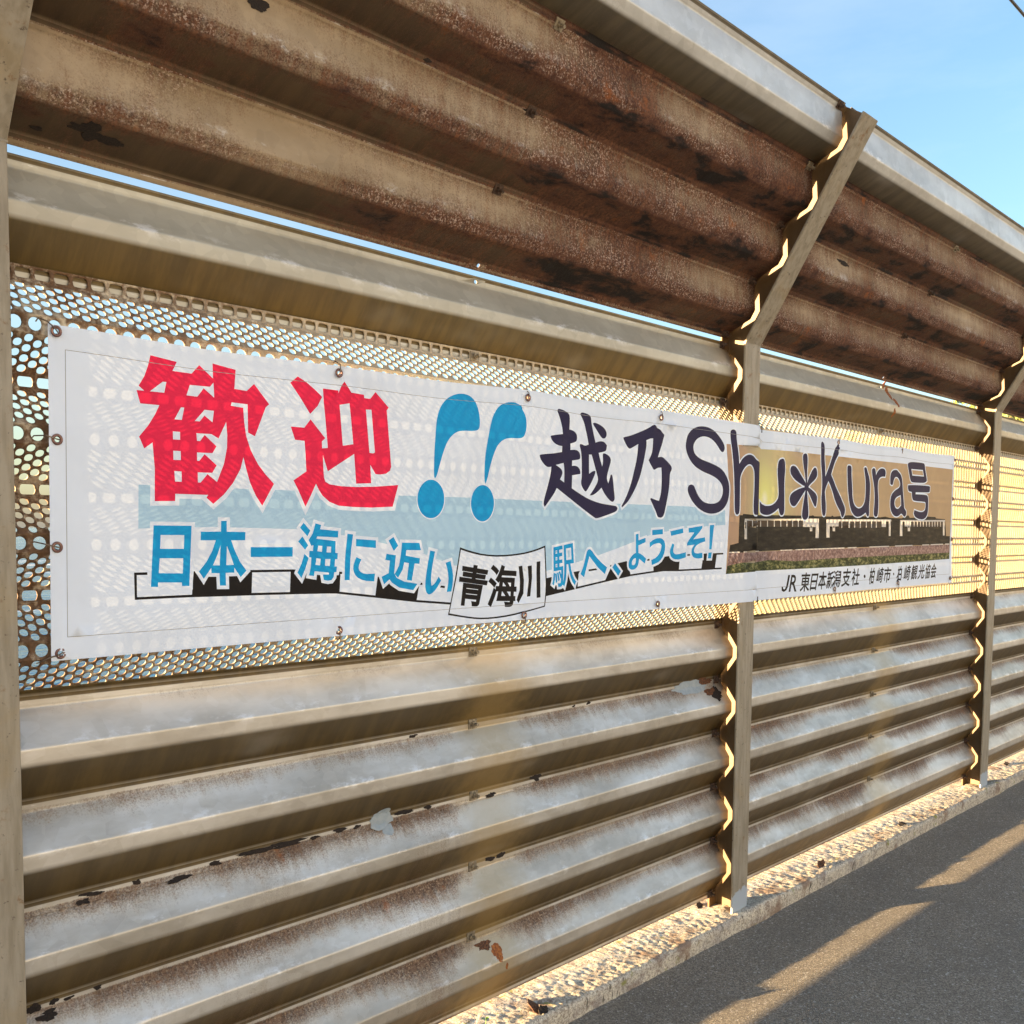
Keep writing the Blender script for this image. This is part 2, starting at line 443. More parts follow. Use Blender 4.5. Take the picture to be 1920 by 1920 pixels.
def knee_weld_mesh():
    tan = math.tan(LEAN / 2); bm = bmesh.new()
    vs = []
    for (x, n) in ((-.051, -.0012), (.051, -.0012), (.051, .0092), (-.051, .0092)):
        for dz in (-.0016, .0016): vs.append(bm.verts.new((x, n, Z_KNEE + n * tan + dz)))
    for f in ((0, 2, 3, 1), (2, 4, 5, 3), (4, 6, 7, 5), (6, 0, 1, 7), (0, 6, 4, 2), (1, 3, 5, 7)): bm.faces.new([vs[i] for i in f])
    return bm_mesh('weld_seam', bm)

def bolt_mesh(name, tilt=0.0):
    """square washer, hexagonal nut and the thread end; local -Y points out of the sheet"""
    bm = bmesh.new()
    bm_box(bm, -.0145, .0145, -.0028, 0, -.0125, .0125)
    for r, y0, y1, n in ((.0085, -.0095, -.0028, 6), (.0045, -.021, -.0095, 8)):
        ring = [[bm.verts.new((r * math.cos(2 * math.pi * k / n + .3), y, r * math.sin(2 * math.pi * k / n + .3))) for k in range(n)] for y in (y1, y0)]
        for k in range(n): bm.faces.new((ring[0][k], ring[0][(k + 1) % n], ring[1][(k + 1) % n], ring[1][k]))
        bm.faces.new(ring[1]); bm.faces.new(ring[0][::-1])
    bmesh.ops.recalc_face_normals(bm, faces=bm.faces)
    return bm_mesh(name, bm)

fence = empty('wind_fence', (0, 0, 0))
tag(fence, 'long rusty corrugated steel wind fence with a leaning top and a perforated band', 'fence')

ZC = lambda k: ZV1 + k * PITCH_H
me_low = sheet_mesh('corrugated_sheet', profile(ZC(-5), 3, .118, ZC(-2) + .0160), place_lower, .0, seed=1)
me_mid = sheet_mesh('corrugated_sheet', profile(ZC(-2), 2, ZC(-2) - .0165, ZC(0) + .0215), place_lower, .0042, seed=2)
me_perf = perforated_mesh()
me_cap = sheet_mesh('corrugated_sheet', profile(ZC(4), 1, ZC(4) - .0185, 2.0570), place_lower, -.0024, seed=4)
T0 = -.0105
me_up1 = sheet_mesh('corrugated_sheet', profile(T0, 3, T0 - .0125, T0 + 3 * PITCH_H + .017), place_upper, .0, wob=.0022, seed=5)
me_up2 = sheet_mesh('corrugated_sheet', profile(T0 + 3 * PITCH_H, 1, T0 + 3 * PITCH_H - .0165, T0 + 4 * PITCH_H + .0125), place_upper, -.0026, seed=6)
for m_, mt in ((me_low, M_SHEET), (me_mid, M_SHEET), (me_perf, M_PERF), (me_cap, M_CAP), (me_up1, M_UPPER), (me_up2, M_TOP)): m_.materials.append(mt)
def punch(me, x, h, upper):
    """open bolt hole near the knee of each bay"""
    p = Vector((place_upper if upper else place_lower)(x, h, 0))
    ax = Vector((0, N_Y, N_Z)) if upper else Vector((0, 1, 0))
    bm = bmesh.new(); bmesh.ops.create_cone(bm, cap_ends=True, segments=14, radius1=.0052, radius2=.0052, depth=.03)
    bmesh.ops.transform(bm, matrix=Matrix.Translation(p) @ ax.to_track_quat('Z', 'Y').to_matrix().to_4x4(), verts=bm.verts)
    co = bpy.data.objects.new('cut', bm_mesh('cut', bm)); COL.objects.link(co)
    so = bpy.data.objects.new('src', me); COL.objects.link(so)
    md = so.modifiers.new('b', 'BOOLEAN'); md.object = co; md.operation = 'DIFFERENCE'; md.solver = 'EXACT'
    ev = so.evaluated_get(bpy.context.evaluated_depsgraph_get())
    new = bpy.data.meshes.new_from_object(ev); new.name = me.name
    bpy.data.objects.remove(so); bpy.data.objects.remove(co)
    return new
me_cap = punch(me_cap, BAY / 2 - .018, 2.0425, False)
me_up1 = punch(me_up1, BAY / 2 - .018, T0 + .0015, True)
me_post = post_mesh(); me_post.materials.append(M_POST)
me_weld = knee_weld_mesh(); me_weld.materials.append(M_POST)
me_bolt = bolt_mesh('bolt'); me_bolt.materials.append(M_BOLT)
me_boltd = bolt_mesh('bolt'); me_boltd.materials.append(M_BOLTDARK)

SHEETS = {}
def add_bolt(me, parent, x, h, upper, off, rot=0.0):
    o = bpy.data.objects.new('bolt', me); COL.objects.link(o); o.parent = parent
    p = (place_upper if upper else place_lower)(x, h, 0, off)
    o.location = p
    o.rotation_euler = (LEAN if upper else 0, random.uniform(-.5, .5) if rot is None else rot, 0)
    return o

for b in range(-3, 3):
    vis = b >= -1 and b < 2
    x0 = b * BAY + .02
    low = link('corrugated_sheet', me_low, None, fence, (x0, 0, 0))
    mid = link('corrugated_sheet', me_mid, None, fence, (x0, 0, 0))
    prf = link('perforated_sheet', me_perf, None, fence, (x0, 0, 0))
    cap = link('corrugated_sheet', me_cap, None, fence, (x0, 0, 0))
    u1 = link('corrugated_sheet', me_up1, None, fence, (x0, 0, 0))
    u2 = link('corrugated_sheet', me_up2, None, fence, (x0, 0, 0))
    SHEETS[b] = dict(low=low, mid=mid, prf=prf, cap=cap, u1=u1, u2=u2)
    if not vis: continue
    for xx, me in ((BAY / 2 - .02, me_bolt), (SHEET_L - .030, me_boltd), (.034, me_boltd)):
        for k, sh, off in ((-5, low, 0), (-4, low, 0), (-3, low, 0), (-2, mid, .0042), (-1, mid, .0042), (0, mid, .0042), (4, prf, .0018)):
            if xx < .1 and b != 1: continue
            if k == -5 and xx > 1 and xx < 2: continue
            add_bolt(me, sh, xx + random.uniform(-.006, .006), ZC(k) + random.uniform(-.002, .002), False, off)
        for k in (1, 2, 3):
            if xx < .1: continue
            add_bolt(me_boltd if k < 3 else me_bolt, u1, xx - .03 + random.uniform(-.012, .012) if xx < 2 else xx, T0 + k * PITCH_H, True, .0)
        if xx > 2:
            add_bolt(me_boltd, u2, xx, T0 + 4 * PITCH_H - .001, True, -.0026)
            add_bolt(me_boltd, u1, xx, T0 + .001, True, 0)
            add_bolt(me_boltd, cap, xx, 2.0455, False, -.0024)
for i in range(-3, 4):
    po = link('steel_post', me_post, None, fence, (i * BAY, 0, 0))
    if -1 <= i <= 1: link('weld_seam', me_weld, None, po)

# ------------------------------------------------------------------ ground, kerb, sea, land
Z_PAVE = 0.018
Z_KERB = 0.075
def asphalt_material():
    n = NT('asphalt'); p = n.pos()
    agg = n.voro(p, 260, out='Color'); a = n.sep(agg)[0]
    col = n.mix(n.smooth(a, .15, .95), (.17, .148, .118), (.37, .33, .265))
    col = n.mix(n.smooth(n.noise(p, 3.5, 4, .6), .35, .7), col, n.mix(.5, col, (.19, .17, .14)))
    lite = n.math('MULTIPLY', n.smooth(n.noise(p, 95, 2, .5), .615, .65), n.smooth(a, .2, .5))
    col = n.mix(lite, col, (.48, .46, .42))
    h = n.math('ADD', n.math('MULTIPLY', n.voro(p, 260), 1.0), n.math('MULTIPLY', n.noise(p, 500, 3), .6))
    n.bump(h, .75, .0022)
    return n.fin(col, .72, 0, .4)
me = mesh_np('platform', [(-60, -7, Z_PAVE), (60, -7, Z_PAVE), (60, .2, Z_PAVE), (-60, .2, Z_PAVE)], [(0, 1, 2, 3)])
tag(link('platform', me, asphalt_material()), 'dark grey asphalt station platform in front of the fence', kind='structure')

def concrete_material():
    n = NT('weathered_concrete'); p = n.pos()
    g = n.noise(p, 210, 5, .7)
    cell = n.sep(n.voro(p, 170, out='Color'))[0]
    col = n.mix(n.smooth(g, .36, .62), (.42, .36, .28), (.82, .76, .62))
    col = n.mix(n.math('MULTIPLY', n.smooth(cell, .66, .86), .55), col, (.20, .15, .11))
    col = n.mix(n.math('MULTIPLY', n.smooth(n.noise(p, 90, 5, .7), .54, .68), .6), col, (.26, .17, .11))
    col = n.mix(n.smooth(n.noise(p, 14, 4, .6), .45, .7), col, n.mix(.55, col, (.22, .19, .20)))
    col = n.mix(n.smooth(n.noise(n.vscale(p, (1, 1, .2)), 55, 4, .65), .60, .70), col, (.06, .055, .04))
    col = n.mix(n.math('MULTIPLY', n.smooth(n.noise(p, 7, 6, .7), .52, .64), .65), col, (.25, .15, .09))
    col = n.mix(n.smooth(n.noise(p, 24, 3), .62, .75), col, (.30, .29, .10))
    n.bump(n.noise(p, 330, 4, .7), .5, .002)
    return n.fin(col, .9, 0, .2)
M_CONC = concrete_material()

def kerb_mesh():
    X0, X1, dx = -2.4, 5.2, .0065
    xs = np.concatenate([np.arange(-9, X0, .15), np.arange(X0, X1, dx), np.arange(X1, 9.2, .15)])
    # stations across: front face from the pavement up, then the top backwards
    st = [(-.022, Z_PAVE - .03, 0), (-.0225, Z_PAVE + .006, .35), (-.024, Z_PAVE + .022, .5), (-.026, Z_PAVE + .038, .6), (-.026, Z_KERB - .007, .8), (-.0225, Z_KERB - .0015, 1)]
    st += [(y, Z_KERB, 1) for y in np.arange(-.017, .125, .0065)] + [(y, Z_KERB, .6) for y in (.15, .2, .28, .36)] + [(.40, Z_KERB - .02, .3), (.41, -1.6, 0)]
    nx, ns = len(xs), len(st)
    V = np.zeros((nx, ns, 3))
    rough = rng.normal(0, 1, (nx, ns)); rough = (rough + np.roll(rough, 1, 0) + np.roll(rough, 1, 1)) / 1.73
    for i, x in enumerate(xs):
        chip = .0045 * mnoise.noise(Vector((x * 9, 0, 0))) + .003 * mnoise.noise(Vector((x * 31, 5, 0))) + .0016 * mnoise.noise(Vector((x * 90, 9, 0)))
        low = .0022 * mnoise.noise(Vector((x * 3, 2, 0)))
        for j, (y, z, w) in enumerate(st):
            fr = 1.0 if j < 6 else math.exp(-((y + .022) / .02) ** 2)
            zz = z + w * (rough[i, j] * .0009 + low + .0013 * mnoise.noise(Vector((x * 26, y * 26, 3))) * (1 if j >= 5 else .3))
            if j == 5 or j == 4: zz += .004 * mnoise.noise(Vector((x * 40, 1, 7))) - .001
            yy = y - chip * fr * (1 if j else 0) + w * rough[i, j] * .0004
            # mortar heaped round the foot of each post
            k = round(x / BAY); dxp = x - k * BAY
            m = .017 * math.exp(-((dxp - .13) / .10) ** 2) * math.exp(-((y + .020) / .028) ** 2) + .010 * math.exp(-((dxp + .02) / .12) ** 2) * math.exp(-((y - .05) / .05) ** 2)
            if w > .3: zz += m * (1 if j >= 4 else .6); yy -= m * .9 * fr
            V[i, j] = (x, yy, zz)
    idx = np.arange(nx * ns).reshape(nx, ns)
    Q = np.stack([idx[:-1, :-1], idx[1:, :-1], idx[1:, 1:], idx[:-1, 1:]], -1).reshape(-1, 4)
    return mesh_quads('kerb', V.reshape(-1, 3), Q)
tag(link('kerb', kerb_mesh(), M_CONC, smooth=True), 'low rough concrete kerb under the fence, its edge chipped and sunlit', kind='structure')

def sea_material():
    n = NT('sea_water'); p = n.pos()
    w = n.noise(n.vscale(p, (.35, 1, 1)), .22, 6, .62)
    foam = n.smooth(n.noise(n.vscale(p, (.25, 1, 1)), .10, 7, .68), .56, .66)
    n.bump(w, .9, 1.2)
    col = n.mix(foam, (.03, .15, .28), (.75, .78, .80))
    return n.fin(col, n.math('ADD', .12, n.math('MULTIPLY', foam, .6)), 0, .5)
me = mesh_np('sea', [(-9000, 26, -6), (9000, 26, -6), (9000, 12000, -6), (-9000, 12000, -6)], [(0, 1, 2, 3)])
tag(link('sea', me, sea_material()), 'blue sea with low waves beyond the fence', kind='structure')
M_SHORE = simple('shore_rock', (.05, .045, .035), (.16, .14, .10), .8, .9, 0, .2)
me = mesh_np('shore', [(-400, .41, -1.2), (400, .41, -1.2), (400, 4, -2.2), (-400, 4, -2.2), (400, 12, -4.2), (-400, 12, -4.2), (400, 34, -6.6), (-400, 34, -6.6)], [(0, 1, 2, 3), (3, 2, 4, 5), (5, 4, 6, 7)])
tag(link('shore', me, M_SHORE), 'dark rocky shore below the platform', kind='structure')
M_LAND = simple('track_ballast', (.16, .13, .10), (.30, .26, .20), 2.0, .9, 0, .1)
me = mesh_np('track_bed', [(-400, -300, -1.0), (400, -300, -1.0), (400, -6.98, -1.0), (-400, -6.98, -1.0), (400, -6.98, Z_PAVE - .004), (-400, -6.98, Z_PAVE - .004)], [(0, 1, 2, 3), (3, 2, 4, 5)])
tag(link('track_bed', me, M_LAND), 'gravel bed behind the platform edge', kind='structure')

# hillside along the coast to the right of the sea, in the low sun
SIL = [(54, -2.5), (57.5, -1.2), (60, .6), (62, 2.6), (66, 4.9), (70, 6.0), (73, 6.7), (80, 8), (95, 10), (115, 11)]
def sil(a):
    for (x0, y0), (x1, y1) in zip(SIL, SIL[1:]):
        if a <= x1: return y0 + (y1 - y0) * (a - x0) / (x1 - x0)
    return SIL[-1][1]
def hill_z(az, r):
    crest = 300 - 40 * math.sin(az * .2)
    zc = CAM_POS.z + crest * math.tan(R(sil(az)))
    z0 = -6.5 if az < 59 else -6.5 + min(1, (az - 59) / 2) * 2.5
    t = min(1, max(0, (r - 90) / (crest - 90)))
    z = z0 + (zc - z0) * t ** 1.1
    if r > crest: z -= (r - crest) * .25
    return z + (1.2 * mnoise.noise(Vector((r * .03, az * .25, 0))) + .5 * mnoise.noise(Vector((r * .09, az * .8, 2)))) * min(1, t * 3)
azs = np.linspace(54, 115, 123); rs = np.concatenate([np.linspace(45, 320, 56), np.linspace(340, 600, 8)])
V = [(CAM_POS.x + r * math.sin(R(a)), CAM_POS.y + r * math.cos(R(a)), hill_z(a, r)) for a in azs for r in rs]
idx = np.arange(len(V)).reshape(len(azs), len(rs))
Q = np.stack([idx[:-1, :-1], idx[:-1, 1:], idx[1:, 1:], idx[1:, :-1]], -1).reshape(-1, 4)
n = NT('dry_grass'); p = n.pos()
n.bump(n.noise(p, .6, 5, .7), .8, .6)
M_HILL = n.fin(n.mix(n.smooth(n.noise(p, .12, 5, .65), .35, .65), (.46, .34, .11), (.58, .45, .18)), .9, 0, .2)
tag(link('hill', mesh_quads('hill', V, Q), M_HILL, smooth=True), 'sunlit coastal hillside seen through the holes of the fence', kind='structure')
LV = []; LQ = []
for k in range(26000):
    a = random.uniform(60.5, 100); r = random.uniform(150, 300)
    if mnoise.noise(Vector((r * .035, a * .33, 5))) < .02 - (a - 66) * .012: continue
    z = hill_z(a, r) + random.random() ** 1.5 * 5.0
    c = Vector((CAM_POS.x + r * math.sin(R(a)), CAM_POS.y + r * math.cos(R(a)), z))
    d1 = Vector((random.gauss(0, 1), random.gauss(0, 1), random.gauss(0, 1))).normalized(); d2 = d1.orthogonal().normalized(); d2 = (d2 + d1.cross(d2) * random.uniform(-1, 1)).normalized()
    sz = random.uniform(.35, .9); b0 = len(LV)
    LV += [c + d1 * sz, c + d2 * sz * .7, c - d1 * sz, c - d2 * sz * .7]; LQ.append((b0, b0 + 1, b0 + 2, b0 + 3))
n = NT('leaves'); p = n.pos()
M_LEAF = n.fin(n.mix(n.noise(p, .5, 3), (.07, .11, .02), (.17, .20, .045)), .6)
tag(link('woodland', mesh_quads('woodland', [tuple(v) for v in LV], LQ), M_LEAF), 'yellow green woodland on the hillside beyond the fence', 'woodland', kind='stuff')

wire = tube('overhead_wire', [(x, 1.0, 5.52 + .0009 * (x - 4) ** 2 * .5) for x in range(-40, 45, 4)], .011, 8)
tag(link('overhead_wire', wire, simple('wire_black', (.012, .012, .015), (.03, .03, .035), 5, .5)), 'thin black overhead wire crossing the corner of the blue sky', 'wire')

# unseen slope added behind the viewer to bounce warm sunlight onto the fence
xs_ = np.linspace(-90, 90, 61); ys_ = np.concatenate([np.linspace(-17, -70, 28), [-90, -130]])
V = [(x, y, -1.05 + max(0, (-y - 18)) * .52 + (2.2 * mnoise.noise(Vector((x * .06, y * .06, 1))) + .7 * mnoise.noise(Vector((x * .25, y * .25, 1)))) * min(1, max(0, (-y - 18) / 8))) for x in xs_ for y in ys_]
idx = np.arange(len(V)).reshape(len(xs_), len(ys_))
Q = np.stack([idx[:-1, :-1], idx[:-1, 1:], idx[1:, 1:], idx[1:, :-1]], -1).reshape(-1, 4)
tag(link('bounce_slope', mesh_quads('bounce_slope', V, Q), simple('bounce_slope_pale', (.46, .48, .50), (.60, .62, .64), .4, .9, 0, .3), smooth=True), 'unseen pale slope added across the tracks to bounce sunlight', kind='structure')

PRINT={
'kan':'-21859,17281 -21317,17223 -21409,17041 -21005,17036 -20838,17220 -20538,16995 -20546,17288 -20028,17223 -20060,16841 -19776,16829 -19604,16988 -19243,16610 -19328,16538 -19587,15926 -19750,15989 -19758,16561 -20124,16565 -20143,16497 -19860,16481 -19836,16181 -19793,15914 -19688,15634 -19513,15354 -19334,15157 -19133,14972 -19420,14508 -19578,14718 -19713,14987 -19809,15288 -19861,15485 -19926,15248 -20101,14954 -20313,14712 -20554,14518 -20705,14637 -20667,14692 -21376,14691 -21382,14552 -21806,14537 -21795,15155 -21814,15391 -21832,15649 -22002,15525 -22101,15740 -21915,15965 -21777,16180 -21686,16364 -22072,16361 -22141,16602 -21989,16605 -22100,16687 -21985,16877 -21907,17088|-21615,16812 -21538,16817 -21584,16608 -21875,16606|-21044,16814 -20606,16825 -20528,16915 -20513,16618 -20744,16782 -20885,16603 -21119,16607|-21237,16365 -21168,16365 -21222,16124 -21378,16122|-20730,16362 -20523,16361 -20555,16131 -20732,16250 -20837,16127 -20945,16126|-21413,15890 -21261,15889 -21262,15738 -21411,15737|-20912,15892 -20580,15897 -20425,15823 -20251,16164 -20229,15900 -20237,15649 -20306,15329 -20466,14956 -20675,15104 -20829,14931 -20887,14929 -20890,15127 -20570,15133 -20470,15287 -20735,15493 -20855,15352 -20900,15355 -20902,15517 -20562,15523 -20471,15664 -20731,15871 -20834,15742 -20899,15744|-21409,15520 -21251,15520 -21250,15348 -21406,15344|-21391,15130 -21239,15128 -21236,14931 -21378,14929',
'gei':'-18547,17258 -18313,17161 -18113,17034 -17920,16888 -18033,16685 -18226,16499 -18474,16825 -18727,17108|-17909,17072 -17497,17069 -17493,17014 -17324,17283 -17135,17062 -16761,17054 -16754,16980 -16583,16981 -16438,17147 -16046,16834 -16103,16767 -15967,15489 -16001,15398 -16128,15320 -16289,15295 -16425,15298 -16578,15501 -16549,15085 -16977,15061 -17035,15719 -17756,15299 -17887,15646 -17874,15358 -17858,15173 -17823,15073 -17708,15018 -17392,14988 -16959,14987 -16402,15016 -15748,15077 -15911,14571 -16515,14536 -17069,14537 -17457,14557 -17710,14636 -17896,14766 -17999,14898 -18066,15018 -18203,14756 -18342,14514 -18524,14862 -18647,15064 -18318,15269 -18340,15649 -18363,15916 -18607,15925 -18713,16194 -18374,16196 -18210,16387 -17824,16012 -17913,15935 -17907,15788 -17758,15806 -17828,16520|-17456,16764 -17164,16826 -17057,15933 -17352,15880|-16717,16729 -16554,16740 -16448,15789 -16493,15764 -16601,15768',
'bang':'-13784,17390 -13514,17382 -13313,17287 -13186,17121 -13108,16896 -13093,16700 -13117,16582 -13205,16525 -13406,16502 -13678,16489 -13874,16453 -14031,16362 -14186,16212 -14303,15995 -14397,15764 -14478,15534 -14536,15358 -14594,15278 -14634,15311 -14638,15595 -14628,15940 -14589,16408 -14556,16720 -14452,16987 -14288,17175 -14074,17308|-11961,17350 -11771,17344 -11606,17267 -11493,17128 -11427,16946 -11410,16760 -11444,16589 -11525,16471 -11676,16441 -12003,16431 -12217,16385 -12375,16291 -12505,16145 -12633,15882 -12734,15604 -12809,15345 -12872,15219 -12917,15286 -12916,15685 -12881,16031 -12782,16435 -12708,16749 -12607,16993 -12439,17208 -12202,17312|-14286,14797 -14291,14723 -14307,14652 -14333,14583 -14369,14520 -14414,14463 -14466,14415 -14525,14376 -14589,14347 -14655,14329 -14724,14322 -14792,14327 -14858,14342 -14921,14369 -14978,14406 -15030,14451 -15073,14505 -15109,14566 -15135,14631 -15150,14700 -15156,14771 -15151,14843 -15136,14913 -15111,14980 -15076,15042 -15033,15098 -14982,15146 -14925,15186 -14862,15216 -14797,15236 -14729,15244 -14661,15242 -14594,15227 -14530,15202 -14471,15167 -14418,15121 -14373,15068 -14336,15007 -14309,14940 -14292,14869|-12560,14738 -12564,14666 -12579,14595 -12603,14527 -12637,14464 -12679,14409 -12728,14361 -12783,14322 -12843,14293 -12906,14276 -12970,14269 -13035,14274 -13097,14290 -13157,14316 -13212,14353 -13260,14399 -13302,14452 -13336,14512 -13361,14577 -13376,14646 -13382,14717 -13377,14788 -13363,14857 -13340,14923 -13307,14985 -13267,15040 -13219,15088 -13165,15128 -13106,15157 -13044,15176 -12980,15184 -12916,15181 -12853,15167 -12792,15141 -12736,15106 -12686,15061 -12643,15007 -12608,14947 -12582,14880 -12566,14810',
'koshi':'-10161,17336 -10082,17348 -9897,17326 -9735,17262 -9680,17189 -9664,16826 -9564,16820 -9428,16792 -9330,16721 -9307,16635 -9327,16537 -9421,16492 -9592,16449 -9588,16275 -9390,16296 -9252,16269 -9168,16195 -9157,16072 -9206,16034 -9507,15991 -9512,15842 -9381,15858 -9243,15830 -9150,15737 -9148,15640 -9498,15585 -9505,15229 -9172,15090 -8720,14935 -8230,14840 -7639,14799 -7501,14784 -7445,14730 -7485,14637 -7811,14547 -8364,14416 -8509,14426 -10135,15215 -10250,15047 -10481,14816 -10608,14693 -10661,14743 -10650,14880 -10526,15192 -10403,15573 -10394,15776 -10562,15750 -10731,15873 -10822,15978 -10844,16052 -10811,16083 -10322,16135 -9955,16196 -9958,16355 -10143,16357 -10301,16418 -10394,16515 -10429,16580 -10409,16611 -9964,16679 -9981,16871 -10037,17056 -10133,17219 -10181,17283|-10199,15833 -9874,15905 -9832,15774 -9832,15374 -10007,15453 -9942,15543 -9899,15649 -9973,15749|-9151,17337 -8998,17336 -8801,17300 -8715,17237 -8697,17060 -8501,16549 -8272,16609 -8098,16594 -7978,16503 -8004,16365 -8076,16324 -8351,16271 -8289,16104 -8182,15893 -8142,16040 -8170,16237 -8119,16282 -7913,16234 -7793,16150 -7784,16059 -7860,15891 -7985,15575 -7893,15424 -7823,15582 -7795,15675 -7736,15687 -7690,15625 -7613,15187 -7579,15004 -7627,14920 -7716,14899 -7851,14959 -8061,15117 -8206,15294 -8354,15180 -8581,15064 -8728,15056 -8500,15283 -8338,15506 -8438,15718 -8589,16051 -8664,16204 -8782,16197 -8764,15658 -8596,15746 -8496,15755 -8475,15716 -8591,15513 -8729,15329 -8866,15172 -8928,15157 -9036,15246 -9123,15384 -9079,15563 -9095,16023 -9128,16268 -9194,16405 -9187,16458 -9104,16467 -8964,16424 -8805,16475 -8872,16692 -9021,17087 -9197,17283|-8571,17103 -8399,17085 -8166,17013 -8032,16915 -7992,16810 -8042,16716 -8143,16681 -8246,16710 -8422,16868 -8612,17041 -8627,17075',
'no':'-5749,17284 -5644,17232 -5404,17122 -5211,17035 -5177,16982 -5297,16752 -5417,16541 -5520,16305 -5300,16345 -5056,16238 -4825,16111 -4758,16030 -4787,15935 -4865,15847 -4872,15547 -4926,15245 -5028,14905 -5131,14584 -5224,14499 -5351,14482 -5479,14513 -5547,14651 -5710,14851 -5856,15031 -5826,15072 -5622,15028 -5415,14993 -5326,15195 -5293,15437 -5292,15790 -5330,16010 -5526,15991 -5665,15920 -5744,15934 -5872,16056 -5979,16196 -5880,16311 -5807,16444 -5767,16665 -5767,16857 -5928,16846 -6125,16778 -6100,16643 -6159,16350 -6270,15981 -6411,15630 -6642,15278 -6930,14946 -7104,14834 -7233,14751 -7258,14795 -7051,15050 -6826,15451 -6660,15907 -6550,16254 -6501,16644 -6855,16487 -6943,16477 -7033,16528 -7214,16729 -7224,16781 -7158,16803 -6895,16858 -6421,17000 -5938,17172',
's':'-3150,17433 -2763,17430 -2382,17338 -2098,17180 -1843,16989 -1749,16843 -1797,16726 -1883,16677 -2008,16713 -2189,16872 -2473,17041 -2784,17121 -3121,17116 -3416,17012 -3591,16835 -3601,16669 -3496,16510 -3160,16382 -2615,16301 -2127,16204 -1805,16077 -1583,15877 -1448,15671 -1421,15460 -1462,15169 -1649,14913 -1960,14734 -2411,14649 -2824,14679 -3233,14801 -3571,14997 -3809,15229 -3886,15392 -3836,15522 -3658,15569 -3509,15525 -3421,15390 -3213,15155 -2938,15014 -2528,14972 -2148,15016 -1908,15175 -1812,15408 -1874,15616 -2109,15778 -2461,15895 -2976,15983 -3482,16125 -3817,16345 -4021,16606 -4067,16821 -3973,17063 -3722,17282 -3431,17387',
'h':'-1256,17481 -1110,17453 -1051,17371 -1043,17179 -916,16800 -841,16357 -664,16542 -404,16675 -134,16715 104,16666 288,16537 957,16405 971,16121 982,15510 1012,14898 981,14713 282,14655 179,14717 147,14976 182,15476 172,16073 103,16269 -79,16388 -273,16378 -499,16258 -680,16073 -775,15893 -762,15444 -750,14758 -820,14678 -930,14647 -1042,14694 -1086,14849 -1105,15529 -1182,16204 -1298,16776 -1423,17171 -1442,17361 -1399,17441',
'u':'2640,16750 2815,16734 2895,16633 2912,16317 2886,15999 2923,15577 2971,14942 2925,14749 2775,14687 2620,14733 2521,14953 2207,14799 1830,14698 1496,14692 1245,14749 1180,14820 1162,15168 1269,15089 1479,15022 1772,15008 2107,15069 2357,15201 2511,15374 2464,15771 2390,16187 2382,16480 2448,16693',
'star':'4465,17050 4617,17038 4679,16954 4696,16672 4660,16316 4625,15961 4474,15955 4396,16304 4293,16650 4268,16894 4317,17002|4492,15655 4624,15660 4699,15360 4816,15008 4869,14759 4801,14615 4614,14559 4442,14583 4343,14679 4349,14891 4424,15211|3514,16539 3660,16538 3830,16451 4102,16220 4454,15963 4553,15887 4388,15810 4121,15897 3670,16044 3387,16222 3324,16374 3371,16497|5298,16575 5437,16532 5504,16392 5495,16230 5290,16077 4989,15940 4729,15814 4575,15835 4643,15979 4894,16238 5110,16480|4408,15793 4581,15747 4455,15636 4225,15399 3942,15163 3746,15044 3507,15065 3354,15200 3327,15355 3445,15514 3875,15668|4749,15797 5041,15719 5398,15597 5555,15458 5536,15259 5468,15095 5372,15065 5230,15161 4944,15421 4663,15643 4543,15745|4389,15801 4492,15973 4643,15979 4767,15816 4663,15643 4493,15637',
'k':'5842,17590 5985,17528 6034,17396 6077,17036 6157,16605 6187,16261 6446,16620 6702,17073 6967,17402 7121,17578 7270,17532 7321,17406 7191,17158 6926,16792 6688,16357 6885,16163 7110,15895 7509,15574 7872,15228 8012,15061 8002,14891 7864,14719 7737,14707 7646,14809 7594,14939 7285,15157 7017,15428 6787,15791 6472,16100 6180,15750 6216,15496 6295,15224 6310,14858 6245,14747 6125,14730 6022,14780 5946,15033 5883,15395 5939,15760 5922,16213 5822,16660 5766,17108 5731,17466 5766,17549',
'u2':'8209,16802 8371,16781 8422,16703 8467,16405 8595,15907 8647,15505 8805,15247 9096,15112 9335,15092 9616,15165 9839,15417 9879,15851 9848,16262 9700,16625 9665,16766 9758,16812 9905,16789 9988,16659 10204,16380 10301,16074 10308,15659 10266,15242 10295,14868 10228,14774 10080,14792 9947,14945 9689,14837 9359,14759 9028,14754 8691,14880 8441,15137 8273,15574 8175,15992 8094,16487 8056,16704 8097,16776',
'r':'10565,16822 10716,16799 10798,16699 10837,16523 10975,16686 11217,16814 11520,16850 11731,16787 11792,16662 11754,16501 11497,16500 11246,16447 11080,16314 11054,15998 11162,15580 11196,15159 11168,14863 11073,14788 10897,14785 10766,14856 10752,15045 10794,15465 10737,15881 10610,16231 10437,16557 10422,16743',
'a':'12801,16850 13099,16822 13382,16672 13593,16441 13671,16182 13789,15769 13905,15376 13948,15200 14180,15094 14194,14940 14063,14838 13896,14846 13635,14995 13371,14881 13106,14822 12779,14881 12496,15081 12396,15338 12396,15660 12538,15858 12901,15979 13218,16056 13371,16170 13358,16322 13179,16511 12960,16555 12749,16513 12629,16357 12536,16203 12407,16159 12245,16213 12217,16426 12289,16643 12513,16804|13486,15781 13561,15542 13579,15324 13291,15185 13131,15160 12912,15209 12790,15391 12802,15564 12981,15667',
